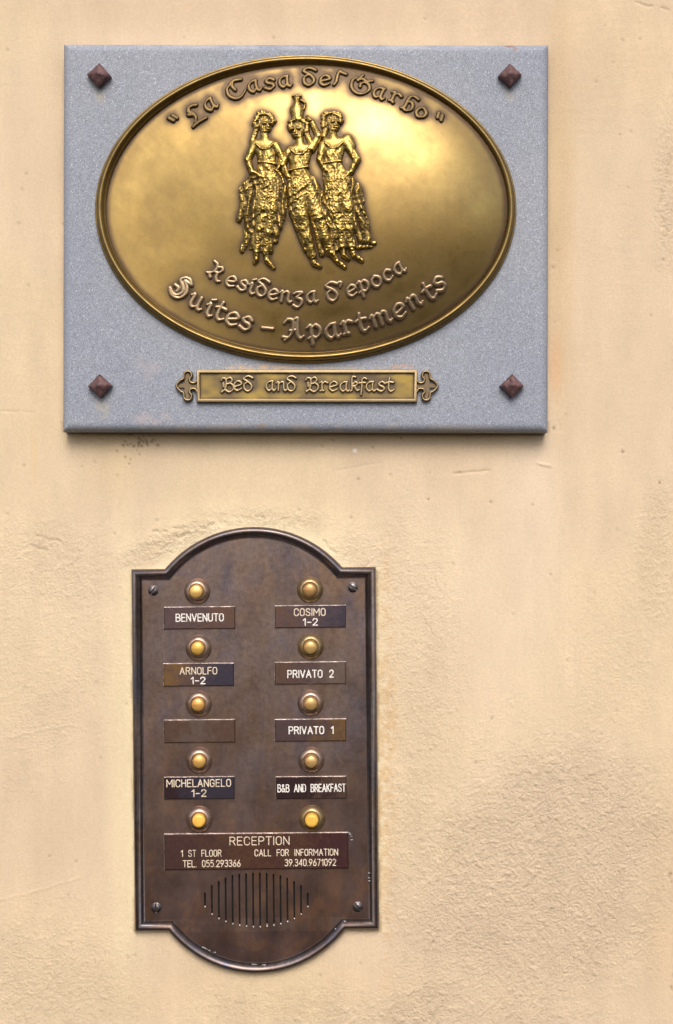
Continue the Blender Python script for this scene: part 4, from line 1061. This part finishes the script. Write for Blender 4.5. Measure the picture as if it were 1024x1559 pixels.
        b_.rotation_euler = (R(rb.uniform(-1.5, 1.5)), R(rb.uniform(0, 360)), R(rb.uniform(-1.5, 1.5)))
        c_.rotation_euler = (R(rb.uniform(-2.5, 2.5)), 0, R(rb.uniform(-2.5, 2.5)))
    # name tags
    P_ = (0.125, 0.085, 0.092); Bl = (0.066, 0.058, 0.088); Br = (0.150, 0.092, 0.075); Or = (0.22, 0.130, 0.062); Dk = (0.060, 0.034, 0.040); Lt = (0.18, 0.135, 0.12)
    tags = [
      (303.5, 941, 108, 33, [('BENVENUTO', 267, 340.5, 940.3, 12.6, .84, M_INK)], (P_, P_, Br)),
      (472, 939, 108, 33, [('COSIMO', 447, 495.5, 932, 12, .8, M_INK_CREAM), ('1-2', 460.5, 483.5, 947, 11.5, .8, M_INK)], (Br, P_, Bl)),
      (302, 1027.5, 107, 34, [('ARNOLFO', 273, 330.5, 1021.4, 11.5, .75, M_INK_CREAM), ('1-2', 290, 312.5, 1036.2, 11.5, .8, M_INK)], (Or, P_, Bl)),
      (472, 1025, 108, 33, [('PRIVATO 2', 437, 508, 1026, 12.4, .86, M_INK)], (Br, P_, Lt)),
      (303.5, 1113.5, 108, 34, [], (Br, Lt, Br)),
      (472.5, 1112, 108, 33, [('PRIVATO 1', 439, 508, 1111.8, 12.4, .86, M_INK)], (P_, P_, Or)),
      (303, 1200, 107, 33, [('MICHELANGELO', 253, 351.5, 1192.4, 12.0, .76, M_INK_CREAM), ('1-2', 291, 314, 1207.6, 11.6, .8, M_INK_CREAM)], (Dk, Bl, Bl)),
      (473.5, 1199.5, 107, 33, [('B&B AND BREAKFAST', 422, 526, 1199.8, 12.6, .74, M_INK)], (Dk, Dk, Br)),
      (390, 1296.3, 280, 54, [('RECEPTION', 349, 440.5, 1280.2, 13.4, .7, M_INK_CREAM), ('1 ST FLOOR', 275, 337, 1299.2, 10.8, .62, M_INK_CREAM), ('TEL. 055.293366', 278, 366, 1314.8, 11, .66, M_INK_CREAM),
                              ('CALL FOR INFORMATION', 387, 514.5, 1298, 10.8, .66, M_INK_CREAM), ('39.340.9671092', 433, 511.5, 1313.2, 11, .66, M_INK_CREAM)], ((0.125, 0.068, 0.066), (0.165, 0.088, 0.058), (0.11, 0.05, 0.055))),
    ]
    for ti, (px_, py_, w_, h_, lines, cols) in enumerate(tags):
        lx, ly = F4.px(px_, py_)
        hw, hh = w_ / 2, h_ / 2
        lp = [(-hw + lx, -hh + ly), (hw + lx, -hh + ly), (hw + lx, hh + ly), (-hw + lx, hh + ly)]
        # thin seat plate with a bright bevelled edge and the tag itself
        TH = PF + 3.2
        tg = sweep('name_tag', F4, lp, [(0, PF - .5), (0, PF + 2.0), (1.1, TH), (1.4, TH)], tag_metal(ti, *cols), root, 25, cap=True)
        for s_, xa_, xb_, yc, cap_, wd, mt in lines:
            cxm = (xa_ + xb_) / 2
            cl = F4.px(cxm, yc)
            segs = text_relief('x', F4, s_, cl[0] - (xb_ - xa_) / 2, cl[0] + (xb_ - xa_) / 2, cl[1], cap_, wd, TH, tg, mt)
            relief('lettering', F4, segs, .35, mt, tg, TH, step=0.5, flat=.3)
        # bevel highlight painted as a thin pale line along top and left edges
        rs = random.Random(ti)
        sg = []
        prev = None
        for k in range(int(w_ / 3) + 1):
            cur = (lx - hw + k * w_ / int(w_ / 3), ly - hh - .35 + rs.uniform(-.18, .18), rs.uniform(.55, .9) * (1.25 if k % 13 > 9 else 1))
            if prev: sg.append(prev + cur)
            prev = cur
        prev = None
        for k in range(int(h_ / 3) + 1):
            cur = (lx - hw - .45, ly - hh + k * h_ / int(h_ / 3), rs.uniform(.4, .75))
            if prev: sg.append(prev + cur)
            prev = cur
        relief('edge_glint', F4, sg, 2.4, M_EDGE_GLINT, tg, PF, step=.5, jitter=.35, seed=ti)
    # tape mark on the reception tag and crusts inside the frame
    for seed, pts, wd, amp in [(1, [(308, 1443), (320, 1449), (328, 1452)], 1.3, 1.0), (2, [(378, 1469), (410, 1471), (450, 1466)], .8, .8), (3, [(530, 1269), (535, 1276), (534, 1283)], 1.3, 1.0),
                               (4, [(524, 1404), (512, 1413), (505, 1422)], 1.3, 1.2), (5, [(560, 1330), (561, 1345)], .6, .8)]:
        rs = random.Random(seed); sg = []
        q = [F4.px(*p) for p in pts]
        for a, b in zip(q, q[1:]):
            n_ = int(math.hypot(b[0] - a[0], b[1] - a[1]) / 2.5)
            for i in range(n_):
                if rs.random() < .7:
                    x, y = a[0] + (b[0] - a[0]) * i / n_, a[1] + (b[1] - a[1]) * i / n_
                    sg.append((x, y, wd * rs.uniform(.4, 1), x + 2, y + rs.uniform(-.5, .8), wd * rs.uniform(.4, .9)))
        relief('lime_deposit', F4, sg, amp, M_CRUST, root, PF, step=.6, jitter=.6, seed=seed)
    # screws: round heads with a cut slot, sunk in a countersink ring
    for px_, py_, ang in [(232.5, 899.5, -58), (537, 894.5, 35), (237, 1383, 88), (544.5, 1381.5, 48)]:
        lx, ly = F4.px(px_, py_)
        g_ = np.arange(-8.2, 8.21, .4); X, Y = np.meshgrid(g_, g_)
        r_ = np.hypot(X, Y); a = R(ang)
        dsl = np.abs(-X * math.sin(a) + Y * math.cos(a))
        Hh = np.where(r_ < 6.6, 1.0 + 2.6 * np.sqrt(np.clip(1 - (r_ / 6.9) ** 2, 0, 1)), .55 * (1 - sstep(7.2, 8.0, r_)) - .25 * (1 - sstep(6.6, 7.0, r_)))
        Hh = np.where((dsl < 1.05) & (r_ < 6.6), -.9 + .0 * X, Hh)
        kk = r_ < 8.2
        keep = kk[:-1, :-1] & kk[1:, :-1] & kk[:-1, 1:] & kk[1:, 1:]
        o = grid_mesh('screw', F4.larr(X, Y, Hh + .12), keep, len(g_), len(g_), M_SCREW, root)
        o.location = F4.l(lx, ly, PF)
M_EDGE_GLINT = plain('edge_glint_metal', (0.60, 0.52, 0.49), 0.32, 0.8, .6, 200)  # pale metal for the highlight lines painted on the tag edges
build_panel()
